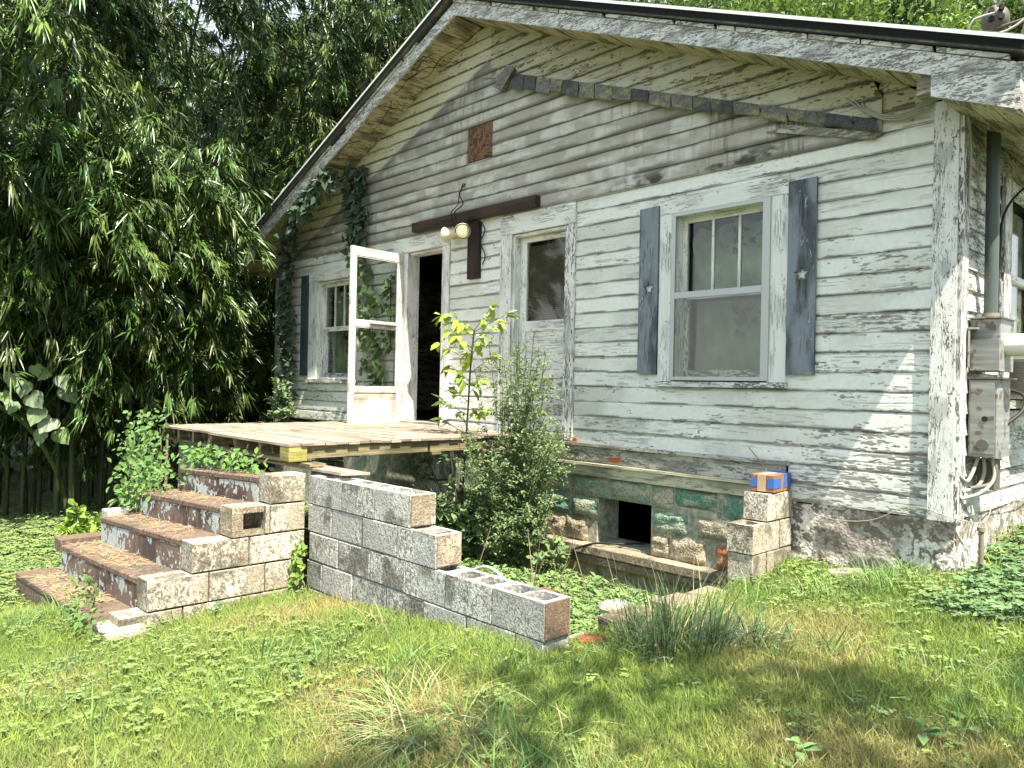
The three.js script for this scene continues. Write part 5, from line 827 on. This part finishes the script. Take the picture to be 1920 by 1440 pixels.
const lie = (x, z) => { const n = new THREE.Vector3(hgt(x - 0.08, z) - hgt(x + 0.08, z), 0.16, hgt(x, z - 0.08) - hgt(x, z + 0.08)).normalize(); if (n.y < 0.85) n.set(0, 1, 0); return new THREE.Quaternion().setFromUnitVectors(new THREE.Vector3(0, 1, 0), n); };
const tuft = (n, r, h0, h1, w, flatK) => { const L = new Leaves(); for (let k = 0; k < n; k++) { const a = rr(0, 6.283), q = Math.sqrt(rnd()) * r, b = new THREE.Vector3(Math.cos(a) * q, 0, Math.sin(a) * q), d = new THREE.Vector3(rr(-1, 1) * flatK, 1, rr(-1, 1) * flatK).normalize(), n2 = dirOf(rr(0, 6.283), 0), t = rr(0.75, 1.25); n2.addScaledVector(d, -n2.dot(d)).normalize(); L.blade(b, d, n2, rr(h0, h1), w * rr(0.7, 1.3), new THREE.Color(t * rr(0.9, 1.1), t, t * 0.9), rr(-1, 1)); } return L.build(); };
seed = 4242;
scatter('grass', 'short bright green lawn grass over the yard', 'grass', [0, 1, 2, 3].map(() => tuft(120, 0.15, 0.035, 0.09, 0.0042, 0.7)), M.grass, 12500, (x, z) => inPit(x, z) ? 0 : 1 - 0.4 * straw(x, z) - 0.3 * Math.min(1, clover(x, z)), (x, z) => { const n = fbm(x * 2.2, z * 2.2, 970, 3), f = rnd() * 0.06, y = straw(x, z); const d = 0.62 + 0.5 * fbm(x * 5, z * 5, 972, 2); return new THREE.Color(0.16 + 0.125 * n + f + 0.15 * y, 0.285 + 0.09 * n + f * 0.8 + 0.03 * y, 0.045 + 0.035 * n + 0.06 * y).multiplyScalar(d); }, () => 1);
scatter('dry_grass', 'pale straw of dead mown grass lying on the lawn', 'dry grass', [0, 1].map(() => tuft(60, 0.13, 0.05, 0.12, 0.0035, 3.5)), M.grass, 4600, (x, z) => inPit(x, z) ? 0.02 : 0.1 + straw(x, z), () => new THREE.Color(0.48, 0.4, 0.22).multiplyScalar(rr(0.7, 1.2)), () => 1);
scatter('long_grass', 'longer ragged blades standing out of the short lawn', 'long grass', [0, 1, 2].map(() => tuft(16, 0.06, 0.1, 0.24, 0.005, 0.8)), M.grass, 900, (x, z) => inPit(x, z) ? 0.3 : ss(0.5, 0.68, fbm(x * 1.7 + 40, z * 1.7, 985, 3)) + 0.05 + (z < 0.9 ? 0.5 : 0), (x, z) => new THREE.Color(0.17, 0.3, 0.08).multiplyScalar(rr(0.7, 1.3)), () => 1);
const cloverGeo = () => { const L = new Leaves(); for (let k = 0; k < 9; k++) { const a = rr(0, 6.283), q = rr(0.005, 0.07), h = rr(0.02, 0.07), t = rr(0.75, 1.25); for (let j = 0; j < 3; j++) L.broad(new THREE.Vector3(Math.cos(a) * q, h, Math.sin(a) * q), dirOf(a + j * 2.1, rr(-0.1, 0.3)), new THREE.Vector3(rr(-0.3, 0.3), 1, rr(-0.3, 0.3)).normalize(), 0.018, 0.015, new THREE.Color(t, t, t), 0.1); } return L.build(); };
scatter('clover', 'low round-leaved clover and ground cover in the lawn', 'ground cover', [0, 1, 2].map(cloverGeo), M.leaf, 11000, (x, z) => inPit(x, z) ? 0.6 : 0.02 + 0.6 * clover(x, z), (x, z) => { const n = fbm(x * 2.5, z * 2.5, 975, 3), f = rr(0.75, 1.2); return x > -1.5 && z < 0.9 ? new THREE.Color(0.11, 0.22, 0.06).multiplyScalar(f * rr(0.7, 1.3)) : new THREE.Color(0.13 + 0.12 * n, 0.24 + 0.08 * n, 0.05).multiplyScalar(f); }, (x, z) => x > -1.6 && z < 0.8 ? rr(0.8, 1.7) : x < -6.5 ? 1.4 : 1);
const weedGeo = () => { const L = new Leaves(); for (let k = 0; k < 9; k++) { const a = rr(0, 6.283), t = rr(0.75, 1.25); L.broad(new THREE.Vector3(0, rr(0.0, 0.08), 0), dirOf(a, rr(0.1, 0.9)), new THREE.Vector3(rr(-0.3, 0.3), 1, rr(-0.3, 0.3)).normalize(), rr(0.03, 0.07), rr(0.02, 0.035), new THREE.Color(t, t, t), 0.3); } return L.build(); };
scatter('weeds', 'broad-leaved weeds along the walls and under the right side wall', 'weeds', [0, 1].map(weedGeo), M.leaf, 3000, (x, z) => inPit(x, z) ? 0.8 * ss(0.5, 1.0, z) : (x > -1.55 && z < 0.3 ? 1 : 0) + 0.5 * ss(-7.2, -8, x) + 0.004, (x, z) => (inPit(x, z) ? new THREE.Color(0.17, 0.3, 0.07) : new THREE.Color(0.1, 0.21, 0.055)).multiplyScalar(rr(0.7, 1.35)), (x, z) => inPit(x, z) ? 1.15 : 1);
scatter('fallen_leaves', 'brown fallen leaves lying about the lawn', 'fallen leaves', [0, 1].map(() => { const L = new Leaves(); L.broad(new THREE.Vector3(0, 0.03, 0), dirOf(0, 0.15), new THREE.Vector3(0.2, 1, 0.2).normalize(), rr(0.05, 0.08), rr(0.03, 0.045), new THREE.Color(1, 1, 1), 0.2); return L.build(); }), M.leaf, 90, (x, z) => inPit(x, z) ? 0.3 : 0.6, () => new THREE.Color(0.3, 0.16, 0.07).multiplyScalar(rr(0.6, 1.3)), () => 1);
{ // straw on treads and deck
  const L = new Leaves(); const lay = (x0, x1, z0, z1, y, n) => { for (let k = 0; k < n; k++) { const x = rr(x0, x1), z = rr(z0, z1), a = rr(0, 6.283); L.lance(new THREE.Vector3(x, y(x) + rr(0.004, 0.02), z), dirOf(a, rr(-0.04, 0.1)), new THREE.Vector3(0, 1, 0), rr(0.05, 0.14), rr(0.004, 0.007), col(0.56, 0.38, 0.18, 0.3)); } };
  [[4.08, 3.85, -0.03, 420], [3.8, 3.57, 0.185, 260], [3.52, 3.3, 0.4, 200], [3.25, 3.02, 0.595, 160]].forEach(([b, a, y, n]) => lay(-7.1, -5.7, a, b, (x) => y + (x + 5.33) * 0.05, n)); lay(-8, -5.4, 0.2, 2.7, () => deckY + 0.004, 520);
  const o = new THREE.Mesh(L.build(), M.grass); o.name = 'straw'; scene.add(o); tag(o, 'dry straw and clippings on the step treads and the deck', 'straw', null, 'stuff');
}
function bigTuft(label, x, z, n, h0, h1, w, color, rise, fall, r) {
  const y = hgt(x, z), t = thing('grass_tuft', label, 'grass tuft', [x, y, z]), L = new Leaves(), D = new Leaves();
  for (let k = 0; k < n; k++) { const a = rr(0, 6.283), q = Math.sqrt(rnd()) * r, b = new THREE.Vector3(x + Math.cos(a) * q, y - 0.01, z + Math.sin(a) * q), dry = rnd() < 0.2; (dry ? D : L).arch(b, dirOf(rnd() < 0.45 ? rr(0, 6.283) : a + rr(-0.9, 0.9), 0), h0 * 0.5 + (h1 - h0 * 0.5) * rnd(), w * rr(0.6, 1.3), dry ? col(0.45, 0.36, 0.2) : col(...color, 0.25), rise * rr(0.7, 1.25), fall * rr(0.5, 1.4)); }
  part('blades', L.build(), M.grass, t); part('dead_blades', D.build(), M.grass, t);
}
bigTuft('large dark rush clump in front of the broken block course', -2.32, 2.1, 620, 0.35, 0.68, 0.006, [0.06, 0.13, 0.04], 0.85, 0.3, 0.28);
bigTuft('darker rush clump at the right edge of the large rush clump', -2.05, 1.8, 360, 0.25, 0.5, 0.006, [0.07, 0.14, 0.045], 0.75, 0.4, 0.15);
bigTuft('sprawling light green grass clump near the bottom centre of the lawn', -2.55, 3.55, 520, 0.28, 0.58, 0.0075, [0.22, 0.31, 0.09], 0.5, 0.4, 0.24);
bigTuft('flattened grass clump right of the sprawling one at the bottom', -2.15, 3.3, 300, 0.25, 0.45, 0.007, [0.18, 0.28, 0.07], 0.45, 0.42, 0.25);
bigTuft('tall grass clump growing against the rough foundation corner', -1.85, 0.45, 200, 0.2, 0.38, 0.007, [0.15, 0.28, 0.07], 0.85, 0.3, 0.2);
bigTuft('light grass clump between the pillar and the foundation corner', -2.15, 0.62, 200, 0.18, 0.34, 0.007, [0.18, 0.32, 0.07], 0.8, 0.35, 0.2);
bigTuft('grass clump at the foot of the block wall, middle of its length', -3.75, 2.95, 110, 0.18, 0.36, 0.007, [0.13, 0.25, 0.06], 0.7, 0.4, 0.16);
bigTuft('thin tall grass at the right edge of the lawn', -1.05, 1.7, 90, 0.22, 0.42, 0.006, [0.12, 0.22, 0.06], 0.85, 0.3, 0.25);

scene.traverse((o) => { if (o.isMesh) { o.castShadow = true; o.receiveShadow = true; } });
renderer.render(scene, camera);
